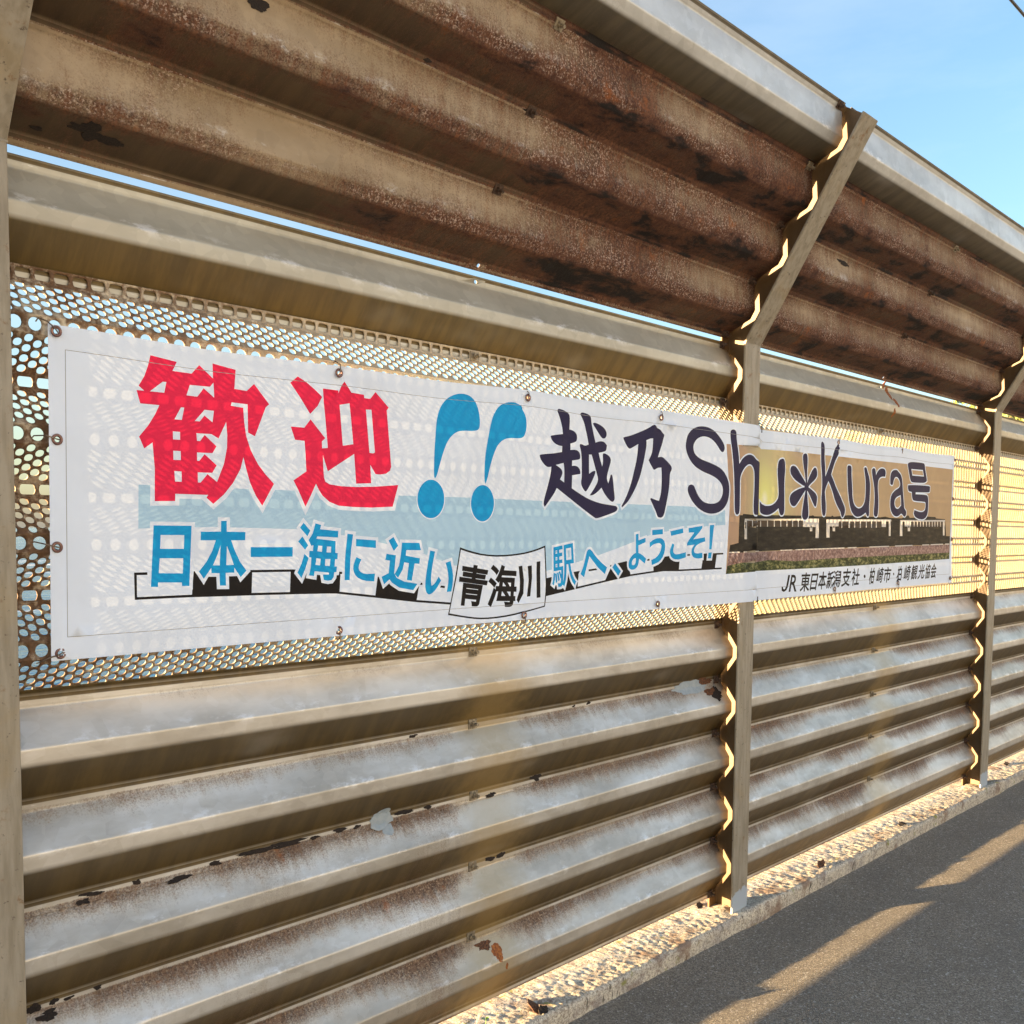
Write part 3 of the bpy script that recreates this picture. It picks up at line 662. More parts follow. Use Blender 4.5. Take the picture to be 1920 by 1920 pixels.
'gou':'14380,17282 15932,17316 16115,17253 16200,16985 16414,16607 16423,16516 16250,16440 16016,16408 14800,16377 14570,16416 14415,16565 14178,17040 14164,17193|14577,16972 15903,16993 16060,16701 14715,16689|14302,16261 16683,16308 16821,16256 16826,16072 16742,15995 15181,15959 15161,15868 16362,15884 16607,15835 16686,15630 16700,15170 16631,14938 16345,14784 15993,14740 15521,14771 15164,14867 15037,15000 15109,15159 15608,15090 16021,15076 16310,15161 16385,15324 16367,15507 16273,15561 15044,15562 14839,15623 14768,15777 14724,15954 14383,15976 14292,16050 14251,16204',
'nichi':'-21835,14076 -21037,14076 -21100,12892 -21258,12897 -21257,12965 -21754,12980 -21761,12894 -21906,12899|-21692,13893 -21198,13892 -21209,13624 -21705,13627|-21716,13446 -21223,13440 -21238,13144 -21739,13159',
'hon':'-20385,14181 -20254,14183 -20256,13964 -19824,13961 -19830,13792 -20156,13791 -20076,13589 -19955,13352 -19810,13167 -19953,13038 -20090,13236 -20095,13133 -20291,13132 -20297,12876 -20433,12880 -20432,13129 -20612,13134 -20614,13237 -20784,13024 -20886,13171 -20721,13363 -20591,13575 -20509,13791 -20844,13791 -20838,13960 -20387,13967|-20400,13690 -20424,13287 -20574,13290 -20472,13502|-20255,13680 -20179,13499 -20100,13291 -20273,13288',
'ichi':'-19701,13651 -18673,13646 -18678,13443 -19703,13445',
'umi':'-18394,14172 -18219,14001 -18293,13878 -18482,14060|-18423,13874 -18274,13684 -18356,13587 -18532,13766|-18376,13502 -18266,13409 -18358,13165 -18456,12980 -18560,13098 -18455,13289|-18082,14161 -17932,14126 -17958,14033 -17469,13996 -17480,13853 -18033,13875 -18059,13827 -17545,13776 -17553,13515 -17489,13508 -17497,13374 -17561,13375 -17580,13212 -17515,13211 -17528,13090 -17588,13087 -17606,12983 -17670,12911 -17760,12903 -17866,12923 -17891,13042 -17734,13038 -17728,13080 -18111,13119 -18124,13012 -18255,13034 -18210,13224 -18197,13418 -18253,13429 -18245,13562 -18154,13561 -18139,13684 -18196,13674 -18264,13797 -18157,13940|-18009,13677 -17904,13669 -17914,13539 -18035,13554|-17778,13656 -17668,13651 -17676,13522 -17791,13527|-18060,13402 -17948,13388 -17966,13244 -18086,13259|-17822,13383 -17689,13377 -17708,13225 -17835,13234',
'ni':'-17219,13940 -17061,13924 -17136,13480 -17163,12902 -17308,12901 -17294,13397|-16976,13823 -16406,13791 -16406,13614 -16982,13659|-16971,13414 -16829,13359 -16910,13200 -16883,13093 -16734,13025 -16433,13029 -16455,12850 -16762,12876 -16977,12967 -17062,13118 -17056,13246',
'chika':'-15882,13870 -15738,13665 -15872,13545 -16029,13787|-16091,13481 -15809,13445 -15857,13027 -15785,12915 -15553,12820 -15140,12756 -15273,12609 -15698,12680 -15928,12808 -15999,12887 -16163,12776 -16239,12948 -16028,13031 -15986,13320 -16127,13339|-15623,13738 -15085,13731 -15033,13555 -15492,13564 -15506,13431 -15062,13363 -15082,13231 -15231,13242 -15319,12831 -15472,12858 -15409,13252 -15555,13276 -15598,13110 -15742,12914 -15843,13005 -15714,13201 -15657,13466',
'i':'-14737,13548 -14577,13520 -14673,13137 -14711,12841 -14686,12692 -14579,12746 -14450,12915 -14377,12809 -14531,12607 -14685,12498 -14786,12483 -14868,12550 -14899,12733 -14841,13095|-14230,13245 -14066,13284 -13975,12985 -13982,12728 -14035,12532 -14187,12526 -14126,12826 -14159,13058',
'he':'-8729,13544 -8633,13531 -8437,13347 -8183,13170 -7898,13015 -7992,12823 -8290,12996 -8544,13210 -8705,13342 -8788,13127 -8928,12753 -9086,12848 -8949,13078 -8848,13403 -8796,13506',
'ten':'-7529,13130 -7253,12887 -7375,12755 -7656,13011',
'yo':'-6569,13972 -6428,13992 -6416,13794 -6061,13870 -6053,13738 -6411,13644 -6405,13415 -6237,13374 -6015,13241 -6078,13097 -6366,13246 -6395,13086 -6491,12968 -6687,12909 -6851,12956 -6903,13075 -6859,13232 -6700,13369 -6537,13423|-6533,13268 -6530,13168 -6560,13089 -6641,13051 -6724,13072 -6733,13161 -6663,13239',
'uu':'-5729,14107 -5183,14137 -5178,13984 -5724,13951|-5853,13723 -5641,13824 -5401,13871 -5191,13845 -5065,13743 -5035,13578 -5105,13353 -5309,13151 -5730,13041 -5759,13198 -5486,13275 -5284,13457 -5237,13641 -5327,13712 -5500,13702 -5688,13662 -5838,13572',
'ko':'-4782,14077 -4090,14171 -4073,14025 -4741,13934|-4666,13705 -4563,13659 -4618,13473 -4572,13379 -4390,13350 -3908,13421 -3902,13257 -4275,13192 -4530,13202 -4730,13277 -4799,13412 -4757,13556',
'so':'-3783,14178 -3001,14262 -3009,14170 -3518,13822 -2851,13896 -2826,13762 -3171,13698 -3396,13592 -3467,13465 -3388,13368 -2975,13397 -2968,13225 -3267,13207 -3497,13252 -3607,13381 -3583,13529 -3436,13656 -3848,13626 -3859,13716 -3451,14049 -3770,14037',
'ex':'-2566,14292 -2317,14295 -2444,13501 -2582,13502|-2628,13394 -2420,13407 -2460,13208 -2649,13210',
'kawa':'-11626,13110 -11485,13125 -11428,12745 -11462,12393 -11613,12143 -11691,12226 -11592,12486 -11583,12749|-11273,13112 -11108,13124 -11090,12825 -11161,12305 -11299,12298 -11233,12740|-10911,13222 -10765,13233 -10775,12260 -10935,12252',
'signout':'-13745,13619 -13376,13525 -12904,13437 -12297,13406 -11542,13451 -11022,13535 -10570,13654 -10500,12719 -10532,12268 -10568,11998 -11363,11884 -11901,11814 -12645,11776 -13125,11794 -13593,11862 -14150,11957 -14073,12225 -13920,12813 -13811,13306',
'signin':'-13717,13561 -13376,13475 -12903,13395 -12296,13363 -11541,13407 -11021,13490 -10609,13595 -10548,12721 -10574,12306 -10601,12027 -11364,11928 -11902,11858 -12645,11819 -13125,11836 -13593,11903 -14099,11996 -14040,12224 -13875,12812 -13770,13305',
'J':'3402,12510 3557,12506 3403,12068 3293,11947 3109,11892 2945,11936 2927,12083 3029,12091 3057,12000 3174,11985 3283,12117',
'dots':'10145,12288 10138,12257 10115,12232 10079,12219 10038,12220 10001,12235 9974,12261 9962,12293 9969,12324 9992,12348 10028,12361 10068,12360 10106,12346 10133,12320|13067,12316 13062,12291 13041,12271 13011,12260 12975,12261 12943,12273 12919,12294 12909,12320 12915,12345 12935,12365 12966,12375 13001,12375 13034,12363 13057,12342',
'band':'-22124,14841 -20076,14840 -18916,14848 -15736,14836 -13398,14856 -11069,14848 -7383,14855 -3819,14865 -1672,14784 -1645,14309 -3943,14183 -5093,14058 -5890,13941 -7045,13654 -8286,13369 -9322,13171 -10482,12972 -12464,13013 -13968,13176 -14967,13474 -16213,13731 -17443,13922 -18585,14031 -20556,14058 -22142,14012',
'rail':'-22237,12715 -22107,12715 -21976,12716 -21844,12717 -21710,12717 -21576,12718 -21440,12718 -21302,12719 -21164,12720 -21023,12719 -20882,12718 -20739,12716 -20595,12715 -20449,12713 -20302,12711 -20153,12709 -20003,12708 -19851,12706 -19697,12704 -19542,12702 -19386,12699 -19227,12697 -19067,12694 -18906,12692 -18742,12689 -18577,12687 -18410,12684 -18241,12680 -18071,12677 -17898,12673 -17724,12669 -17548,12663 -17369,12641 -17189,12619 -17007,12597 -16822,12575 -16635,12552 -16447,12529 -16256,12505 -16062,12481 -15867,12457 -15669,12432 -15469,12407 -15266,12382 -15061,12359 -14853,12339 -14643,12319 -14430,12298 -14215,12278 -13997,12256 -13997,12204 -14215,12225 -14430,12246 -14643,12267 -14853,12287 -15061,12307 -15266,12329 -15468,12355 -15669,12380 -15867,12405 -16062,12429 -16256,12454 -16447,12478 -16635,12500 -16822,12523 -17007,12546 -17189,12568 -17369,12590 -17548,12611 -17724,12618 -17899,12622 -18071,12625 -18242,12629 -18410,12632 -18577,12636 -18743,12638 -18906,12641 -19068,12643 -19228,12646 -19386,12648 -19543,12651 -19698,12653 -19851,12655 -20003,12657 -20153,12658 -20302,12660 -20450,12662 -20595,12664 -20740,12665 -20883,12667 -21024,12669 -21164,12669 -21303,12668 -21440,12668 -21576,12667 -21711,12666 -21845,12666 -21977,12665 -22108,12665 -22237,12664|-10558,12333 -10291,12365 -10021,12398 -9747,12431 -9469,12464 -9187,12499 -8902,12533 -8612,12569 -8318,12604 -8020,12641 -7718,12677 -7411,12715 -7100,12751 -6784,12787 -6463,12810 -6138,12831 -5807,12854 -5471,12876 -5130,12898 -4783,12891 -4430,12883 -4072,12882 -3708,12884 -3338,12887 -2962,12890 -2580,12893 -2192,12895 -1797,12898 -1795,12843 -2190,12841 -2578,12838 -2960,12835 -3336,12833 -3706,12830 -4070,12827 -4428,12829 -4781,12837 -5128,12844 -5469,12822 -5805,12800 -6136,12778 -6462,12756 -6783,12733 -7099,12697 -7410,12661 -7717,12624 -8019,12587 -8317,12551 -8611,12515 -8901,12480 -9186,12445 -9468,12411 -9746,12378 -10020,12345 -10290,12312 -10557,12280|-22240,13182 -22107,13182 -21973,13182 -21973,13131 -22108,13132 -22241,13132|-19705,13179 -19540,13178 -19373,13176 -19203,13175 -19032,13174 -18859,13173 -18684,13171 -18685,13120 -18860,13122 -19033,13123 -19204,13124 -19373,13125 -19540,13127 -19706,13128|-17445,13096 -17401,13093 -17357,13088 -17357,13037 -17401,13042 -17445,13045|-15083,12788 -15032,12781 -14981,12775 -14981,12722 -15032,12729 -15083,12736|-14427,12699 -14339,12687 -14251,12675 -14250,12623 -14339,12635 -14427,12647|-9317,12922 -9213,12931 -9108,12939 -9107,12886 -9212,12878 -9316,12869|-8733,12970 -8518,12988 -8302,13006 -8301,12953 -8517,12934 -8732,12917|-7763,13074 -7713,13081 -7664,13088 -7662,13034 -7712,13027 -7762,13021|-6004,13228 -5923,13232 -5842,13238 -5840,13184 -5921,13178 -6003,13174|-3823,13354 -3749,13357 -3674,13358 -3672,13304 -3747,13303 -3821,13300|-2156,13376 -1939,13379 -1720,13382 -1718,13327 -1937,13324 -2154,13322|-22240,13177 -22187,13176 -22189,12665 -22237,12664|-21000,13181 -20841,13181 -20680,13180 -20517,13180 -20352,13180 -20185,13180 -20017,13179 -19846,13179 -19674,13179 -19697,12664 -19874,12666 -20049,12668 -20223,12670 -20394,12672 -20563,12674 -20730,12676 -20895,12678 -21058,12680|-18732,13172 -18573,13166 -18413,13156 -18251,13146 -18088,13136 -17922,13126 -17755,13115 -17586,13105 -17416,13094 -17461,12613 -17629,12628 -17794,12631 -17959,12635 -18121,12638 -18282,12641 -18441,12644 -18599,12647 -18755,12650|-16354,12956 -16198,12935 -16041,12915 -15882,12894 -15722,12873 -15561,12851 -15397,12830 -15232,12808 -15066,12786 -15174,12331 -15336,12351 -15497,12371 -15657,12391 -15815,12411 -15971,12430 -16126,12450 -16279,12469 -16432,12488|-10522,12769 -10356,12791 -10189,12812 -10020,12833 -9850,12855 -9679,12877 -9506,12898 -9331,12921 -9155,12936 -9214,12457 -9384,12436 -9553,12416 -9720,12396 -9886,12375 -10050,12356 -10213,12336 -10375,12316 -10536,12297|-7664,13088 -7579,13100 -7495,13112 -7410,13125 -7325,13137 -7239,13149 -7153,13162 -7067,13174 -6980,13184 -6761,12752 -6919,12734 -7077,12715 -7234,12697 -7389,12679 -7543,12660 -7696,12642 -7848,12623 -7999,12605|-5678,13249 -5503,13261 -5326,13274 -5148,13286 -4969,13299 -4788,13308 -4606,13317 -4422,13326 -4236,13335 -4277,12843 -4452,12846 -4626,12850 -4798,12853 -4969,12857 -5138,12861 -5306,12849 -5472,12838 -5638,12827|-2912,13367 -2813,13368 -2714,13370 -2614,13371 -2513,13372 -2413,13373 -2312,13374 -2210,13376 -2108,13377 -2215,12858 -2317,12857 -2418,12857 -2518,12856 -2619,12855 -2719,12854 -2818,12854 -2917,12853 -3016,12852',
'photo':'-1661,16966 1079,17056 1157,16996 3179,17052 8541,17105 14055,17165 19641,17197 19623,15672 19591,12892 14435,12816 7017,12729 1035,12709 324,12709 -1533,12672 -1383,15091',
'train':'-761,14642 -556,14645 -523,14691 83,14675 1199,14687 5081,14726 5211,14749 5345,14711 6791,14725 6881,14768 7024,14722 8312,14804 11413,14769 11959,14812 12410,14762 13674,14758 14432,14913 14623,14797 16736,14892 17653,14882 17725,14821 18876,14801 19095,13999 19584,13988 19587,13614 6967,13478 -1375,13370 -1320,13637 -787,13707',
'trainwhite':'-410,14531 5728,14625 5732,14553 -407,14467|-424,14467 -265,14469 -235,13834 -394,13834|4446,14535 5732,14553 5748,14307 4461,14295|5481,14305 5748,14307 5775,13876 5508,13875|78,14474 136,14475 146,14265 89,14264|981,14487 1040,14488 1051,14272 991,14271|1216,14490 1276,14491 1287,14274 1227,14274|1709,14497 1771,14498 1782,14279 1720,14279|2204,14504 2267,14505 2279,14284 2216,14283|2681,14511 2745,14511 2757,14289 2693,14288|3139,14517 3204,14518 3216,14293 3151,14292|3576,14523 3642,14524 3655,14297 3589,14297|4033,14529 4100,14530 4113,14302 4046,14301|6384,14604 12585,14695 12591,14615 6389,14531|6388,14542 6664,14545 6707,13898 6430,13898|6664,14545 7460,14556 7474,14345 6678,14337|11589,14612 12030,14618 12051,14367 11609,14363|12337,14623 12534,14625 12587,13979 12390,13979|7714,14549 7781,14550 7798,14295 7731,14294|8363,14558 8491,14560 8509,14301 8381,14300|8913,14565 8983,14566 9002,14305 8932,14305|9437,14572 9519,14573 9538,14310 9457,14310|10008,14580 10080,14581 10100,14315 10028,14315|10526,14587 10611,14588 10631,14320 10546,14319|11010,14593 11086,14594 11107,14324 11031,14324|13505,14685 18880,14763 18888,14686 13511,14615|13511,14615 13774,14619 13828,13983 13564,13982|14039,14622 14758,14632 14777,14417 14058,14410|18614,14683 18819,14685 18886,14024 18680,14023|15087,14636 15161,14637 15181,14409 15108,14408|15457,14641 15531,14642 15552,14412 15477,14412|15830,14646 15906,14647 15927,14416 15851,14415|16145,14650 16221,14651 16243,14419 16167,14418|16527,14655 16604,14656 16626,14423 16549,14422|16881,14660 16959,14661 16981,14426 16903,14425|17239,14665 17317,14666 17340,14430 17261,14429|17567,14669 17647,14670 17670,14433 17590,14432|17899,14673 17980,14674 18003,14436 17923,14435|18268,14678 18349,14679 18373,14440 18292,14439|5007,14381 5199,14383 5214,14139 5021,14138|6943,14402 7149,14405 7166,14152 6960,14151|14397,14484 14662,14487 14687,14201 14422,14199',
'trainwin':'-229,14470 4446,14535 4460,14305 -219,14261|7508,14546 11536,14600 11557,14328 7526,14292|14819,14633 18546,14682 18570,14442 14839,14405',
'traindark':'5057,14341 5153,14342 5158,14261 5062,14260|6997,14361 7100,14362 7106,14278 7003,14277|14467,14438 14600,14439 14608,14344 14476,14342|-376,14413 -305,14414 -295,14197 -365,14196',
'edge':'-1376,13406 -672,13415 -670,13376 -1375,13367|-428,13418 1187,13420 1189,13379 -426,13379|2736,13440 3670,13451 3672,13408 2738,13397|3919,13455 8061,13506 8064,13458 3922,13411|8354,13509 9200,13519 9203,13471 8357,13462|10438,13533 12452,13557 12457,13506 10441,13484|13078,13564 15034,13587 15039,13534 13082,13513|16154,13600 16987,13609 16992,13555 16159,13546|17182,13612 18719,13630 18725,13574 17187,13557|18994,13633 19550,13639 19555,13582 18999,13576',
'gravel':'-1391,13370 6969,13449 19590,13589 19594,13201 14406,13151 11002,13117 6993,13078 3903,13017 1890,13085 1020,13022 -551,13037 -1455,12944',
'grassprint':'-1455,12944 -551,13037 1020,13022 1890,13085 3903,13017 6993,13078 11002,13117 14406,13151 19594,13201 19591,12892 14435,12816 7017,12729 1035,12709 324,12709 -1533,12672',
}
FONT_GLYPHS=[('駅', 'blue', [(-10285, 13583), (-9401, 13714), (-9285, 12563), (-10266, 12509)]), ('青', 'sign', [(-13696, 13208), (-12703, 13069), (-12985, 12126), (-13813, 12211)]), ('海', 'sign', [(-12660, 13154), (-11703, 13085), (-11752, 12079), (-12769, 12116)]), ('R', 'small', [(3662, 12496), (4165, 12491), (4056, 11885), (3483, 11894)]), ('東', 'small', [(4477, 12560), (5197, 12548), (5063, 11861), (4348, 11863)]), ('日', 'small', [(5301, 12498), (5851, 12497), (5644, 11875), (5162, 11881)]), ('本', 'small', [(5960, 12566), (6562, 12545), (6446, 11895), (5822, 11893)]), ('新', 'small', [(6667, 12562), (7147, 12576), (6976, 11914), (6499, 11894)]), ('潟', 'small', [(7115, 12577), (7858, 12587), (7693, 11922), (6998, 11953)]), ('支', 'small', [(8006, 12638), (8818, 12635), (8606, 11938), (7873, 11938)]), ('社', 'small', [(8912, 12633), (9629, 12613), (9486, 11946), (8793, 11940)]), ('柏', 'small', [(10620, 12619), (11108, 12623), (10904, 11958), (10459, 11952)]), ('崎', 'small', [(11379, 12612), (11997, 12615), (11785, 11988), (11205, 11980)]), ('市', 'small', [(12065, 12634), (12748, 12629), (12596, 11978), (11945, 11978)]), ('柏', 'small', [(13452, 12646), (13942, 12657), (13740, 12004), (13253, 11989)]), ('崎', 'small', [(14239, 12661), (14956, 12663), (14732, 12012), (14073, 12001)]), ('観', 'small', [(15109, 12660), (15766, 12670), (15559, 12028), (14883, 12017)]), ('光', 'small', [(15970, 12676), (16597, 12687), (16441, 12045), (15692, 12025)]), ('協', 'small', [(16719, 12679), (17303, 12684), (17127, 12039), (16563, 12016)]), ('会', 'small', [(17409, 12692), (18015, 12698), (17930, 12024), (17252, 12023)])]
EYELETS=[(-2.3645, 1.7464), (-2.3645, 1.5578), (-2.3683, 1.3667), (-2.3663, 1.1759), (-1.7494, 1.7447), (-1.1402, 1.7513), (-0.5428, 1.7509), (0.7204, 1.7633), (1.3452, 1.769), (1.9768, 1.7676), (1.975, 1.5804), (1.981, 1.3846), (1.965, 1.1959), (-1.7477, 1.1785), (-1.1461, 1.182), (-0.5441, 1.1852), (0.7168, 1.1868), (1.339, 1.1914)]

# ------------------------------------------------------------------ banner
def decode(s): return [[tuple(int(t) * 1e-4 for t in p.split(',')) for p in poly.split(' ')] for poly in s.split('|')]
ART = {k: decode(v) for k, v in PRINT.items()}

def inside(poly, pts):
    """even-odd test, pts (n,2)"""
    x, y = pts[:, 0], pts[:, 1]; c = np.zeros(len(pts), bool); P = np.asarray(poly); Q_ = np.roll(P, -1, 0)
    for (x0, y0), (x1, y1) in zip(P, Q_):
        if y0 == y1: continue
        m = (y0 > y) != (y1 > y)
        if m.any(): c[m] ^= x[m] < (x1 - x0) * (y[m] - y0) / (y1 - y0) + x0
    return c
def area(poly):
    P = np.asarray(poly); Q_ = np.roll(P, -1, 0); return .5 * np.sum(P[:, 0] * Q_[:, 1] - Q_[:, 0] * P[:, 1])
def orient(polys):
    """outlines counter-clockwise, holes clockwise"""
    out = []
    for i, p in enumerate(polys):
        d = sum(1 for j, q in enumerate(polys) if j != i and inside(q, np.asarray(p)).all())
        want = 1 if d % 2 == 0 else -1
        out.append(list(p) if area(p) * want > 0 else list(p)[::-1])
    return out
def offset(polys, d):
    res = []
    for poly in polys:
        P = np.asarray(poly); keep = [i for i in range(len(P)) if np.hypot(*(P[i] - P[i - 1])) > 2e-4]
        P = P[keep]
        if len(P) < 3: continue
        o = []
        for i in range(len(P)):
            a = P[i] - P[i - 1]; b = P[(i + 1) % len(P)] - P[i]
            na = np.array((a[1], -a[0])) / np.hypot(*a); nb = np.array((b[1], -b[0])) / np.hypot(*b)
            m = na + nb; l = np.hypot(*m)
            if l < .3: o.append(tuple(P[i] + na * d)); o.append(tuple(P[i] + nb * d)); continue
            m /= l; k = min(1 / max(.2, m @ na), 2.2); o.append(tuple(P[i] + m * d * k))
        res.append(o)
    return res
def winding(polys, pts):
    w = np.zeros(len(pts), int); x, y = pts[:, 0], pts[:, 1]
    for poly in polys:
        P = np.asarray(poly); Q_ = np.roll(P, -1, 0)
        mb = (x > P[:, 0].min()) & (x < P[:, 0].max()) & (y > P[:, 1].min()) & (y < P[:, 1].max())
        ii = np.nonzero(mb)[0]
        if not len(ii): continue
        xs, ys = x[ii], y[ii]
        for (x0, y0), (x1, y1) in zip(P, Q_):
            cr_ = (x1 - x0) * (ys - y0) - (xs - x0) * (y1 - y0)
            upw = (y0 <= ys) & (y1 > ys) & (cr_ > 0); dn = (y0 > ys) & (y1 <= ys) & (cr_ < 0)
            w[ii[upw]] += 1; w[ii[dn]] -= 1
    return w != 0
def smooth_poly(poly, it=1):
    """round the soft, brush-drawn outlines: Chaikin on the gentle corners only"""
    for _ in range(it):
        P = [Vector(p) for p in poly]; o = []
        for i in range(len(P)):
            a, b, c = P[i - 1], P[i], P[(i + 1) % len(P)]
            if (b - a).length > 1e-5 and (c - b).length > 1e-5 and (b - a).angle(c - b) < R(62):
                o.append(tuple(b.lerp(a, .25))); o.append(tuple(b.lerp(c, .25)))
            else: o.append(tuple(b))
        poly = o
    return poly

def glyph(ch, quad, bold):
    cu = bpy.data.curves.new('t', 'FONT'); cu.body = ch; cu.size = 1
    ob = bpy.data.objects.new('t', cu); COL.objects.link(ob)
    dg = bpy.context.evaluated_depsgraph_get(); c2 = ob.to_curve(dg)
    polys = []
    for spn in c2.splines:
        bp = spn.bezier_points; o = []
        for i in range(len(bp)):
            a, b = bp[i], bp[(i + 1) % len(bp)]
            st = (a.handle_right - a.co).length < 1e-4 and (b.handle_left - b.co).length < 1e-4
            pts = mgeo.interpolate_bezier(a.co, a.handle_right, b.handle_left, b.co, 2 if st else 5)
            o += [(p.x, p.y) for p in pts[:-1]]
        if len(o) > 2: polys.append(o)
    ob.to_curve_clear(); bpy.data.objects.remove(ob); bpy.data.curves.remove(cu)
    A = np.array([p for q in polys for p in q]); lo, hi = A.min(0), A.max(0)
    TL, TR, BR, BL = [np.array(q) * 1e-4 for q in quad]
    res = []
    for q in polys:
        o = []
        for p in q:
            u, v = (np.array(p) - lo) / (hi - lo)
            o.append(tuple((TL * (1 - u) + TR * u) * v + (BL * (1 - u) + BR * u) * (1 - v)))
        res.append(o)
    res = orient(res)
    return offset(res, bold) if bold else res

def lerp_tab(T, x):
    for (a, b), (c, d) in zip(T, T[1:]):
        if x <= c: return b + (d - b) * (x - a) / (c - a)
    return T[-1][1]
TOPZ = [(-2.40, 1.7585), (-1.8, 1.7595), (-1.11, 1.7722), (-.5, 1.7735), (.03, 1.7741), (.112, 1.7665), (.7, 1.7775), (1.35, 1.784), (2.0, 1.786)]
BOTZ = [(-2.40, 1.1628), (-1.8, 1.1663), (-1.1, 1.1696), (.03, 1.1675), (.112, 1.1658), (1.0, 1.172), (2.0, 1.1745)]
XL = lambda z: -2.3773 - (1.7585 - z) * .0092
XR = lambda z: 1.968 + (1.785 - z) * .042
def topz(x):
    """the top edge hangs a little between its eyelets"""
    e = sorted(a for a, b in EYELETS if b > 1.72); z = lerp_tab(TOPZ, x)
    for a, b in zip(e, e[1:]):
        if a < x < b and b - a < .8: z -= .0045 * math.sin(math.pi * (x - a) / (b - a)) ** 2
    return z
TOP_EY = [e[0] for e in EYELETS if e[1] > 1.72]; BOT_EY = [e[0] for e in EYELETS if e[1] < 1.22]
def banner_y(X, Z):
    if X < -.06: y = .03 + (X + 2.38) / 2.32 * (-.036)
    elif X < .052: y = -.006
    elif X < .075: y = -.006 + (X - .052) / .023 * .034
    else: y = .028 + (X - .075) / 1.9 * .002
    g = 0.0
    for ex in TOP_EY:                        # folds fanning out below the eyelets
        d = Z - 1.752; r_ = math.hypot(X - ex, d) + 1e-4
        if r_ < .28: g += .0042 * math.exp(-(r_ / .12) ** 2) * (.5 + .5 * math.cos(9 * math.atan2(X - ex, -d + .002)))
    for ex in BOT_EY:
        d = Z - 1.182; r_ = math.hypot(X - ex, d) + 1e-4
        if r_ < .25: g += .0045 * math.exp(-(r_ / .10) ** 2) * (.5 + .5 * math.cos(7 * math.atan2(X - ex, d + .002)))
    for (cx_, cz_, an, wd, ln, am) in ((-1.0, 1.66, 1.05, .018, .13, .004), (.42, 1.63, -.95, .03, .16, .005), (.86, 1.68, -.9, .028, .14, .005), (-.42, 1.70, -.8, .02, .08, .003), (1.25, 1.60, -.9, .03, .17, .004), (-.62, 1.50, 1.25, .016, .12, .003), (.25, 1.70, -1.1, .02, .10, .004), (-2.1, 1.25, .3, .03, .2, .003)):
        u = (X - cx_) * math.cos(an) + (Z - cz_) * math.sin(an); v = -(X - cx_) * math.sin(an) + (Z - cz_) * math.cos(an)
        g += am * math.exp(-(v / wd) ** 2 - (u / ln) ** 2)
    g += .0022 * mnoise.noise(Vector((X * 1.7, Z * 2.5, 4))) + .0008 * mnoise.noise(Vector((X * 9, Z * 6, 8)))
    if -.09 < X < .08: g *= .15
    return y - max(0, g + .001)

LAYERS = []                # (part name, material key, contours)
STITCH_Z = .041; STITCH_X = .030
def hemrect(i, w):
    top = [(x, topz(x) - STITCH_Z - i) for x in np.linspace(-2.3773 + STITCH_X + i, 1.97 - STITCH_X - i + .01, 60)]
    bot = [(x, lerp_tab(BOTZ, x) + STITCH_Z + i) for x in np.linspace(-2.3828 + STITCH_X + i, 1.99 - STITCH_X - i, 60)]
    return [top + bot[::-1]]
BLUE = ['nichi', 'hon', 'ichi', 'umi', 'ni', 'chika', 'i', 'he', 'ten', 'yo', 'uu', 'ko', 'so', 'ex']
NAVY = ['koshi', 'no', 's', 'h', 'u', 'star', 'k', 'u2', 'r', 'a', 'gou']
SOFT = set(['bang', 'koshi', 'no', 's', 'h', 'u', 'star', 'k', 'u2', 'r', 'a', 'gou', 'yo', 'uu', 'ko', 'so', 'he', 'ni', 'i', 'signout', 'signin'])
for k in SOFT: ART[k] = [smooth_poly(p, 2 if k in NAVY or k == 'bang' else 1) for p in ART[k]]
for k in ART: ART[k] = orient(ART[k])
GL = {}
for ch, grp, q in FONT_GLYPHS: GL.setdefault(grp, []).append(glyph(ch, q, dict(blue=.0012, sign=.0030, small=.0013)[grp]))

LAYERS.append(('printed_wave', 'band', ART['band']))
LAYERS.append(('printed_photograph', 'photo', ART['photo']))
LAYERS.append(('printed_train', 'train', ART['train']))
for p in ART['trainwin']: LAYERS.append(('printed_window', 'window', [p]))
LAYERS.append(('printed_train', 'tgrey', ART['trainwhite']))
LAYERS.append(('printed_train', 'train', ART['traindark']))
for p in ART['edge']: LAYERS.append(('printed_platform_edge', 'tgrey', [p]))
LAYERS.append(('printed_photograph', 'gravel', ART['gravel']))
LAYERS.append(('printed_photograph', 'grass', ART['grassprint']))
for p in ART['rail']: LAYERS.append(('printed_rail', 'black', [p]))
white_out = []
for k in BLUE: white_out.append((ART[k], .0072))
for g in GL['blue']: white_out.append((g, .0066))
for k in ('kan', 'gei'): white_out.append((ART[k], .0090))
white_out.append((ART['bang'], .003))
for k in NAVY: white_out.append((ART[k], .0062 if k in ('koshi', 'no', 's') else .0050))
for polys, d in white_out: LAYERS.append(('cloth', 'white', offset(polys, d)))
LAYERS.append(('printed_sign', 'black', ART['signout'])); LAYERS.append(('cloth', 'white', ART['signin']))
for k in ('kan', 'gei'): LAYERS.append(('printed_character', 'red', ART[k]))
LAYERS.append(('printed_character', 'blue', ART['bang'][0:1] + ART['bang'][2:3])); LAYERS.append(('printed_character', 'blue', ART['bang'][1:2] + ART['bang'][3:4]))
for k in NAVY: LAYERS.append(('printed_character', 'navy', ART[k]))
for k in BLUE: LAYERS.append(('printed_character', 'blue', ART[k]))
for g in GL['blue']: LAYERS.append(('printed_character', 'blue', g))
LAYERS.append(('printed_character', 'black', ART['kawa']))
for g in GL['sign']: LAYERS.append(('printed_character', 'black', g))
LAYERS.append(('printed_character', 'black', ART['J']))
for g in GL['small']: LAYERS.append(('printed_character', 'black', g))
for p in ART['dots']: LAYERS.append(('printed_character', 'black', [p]))
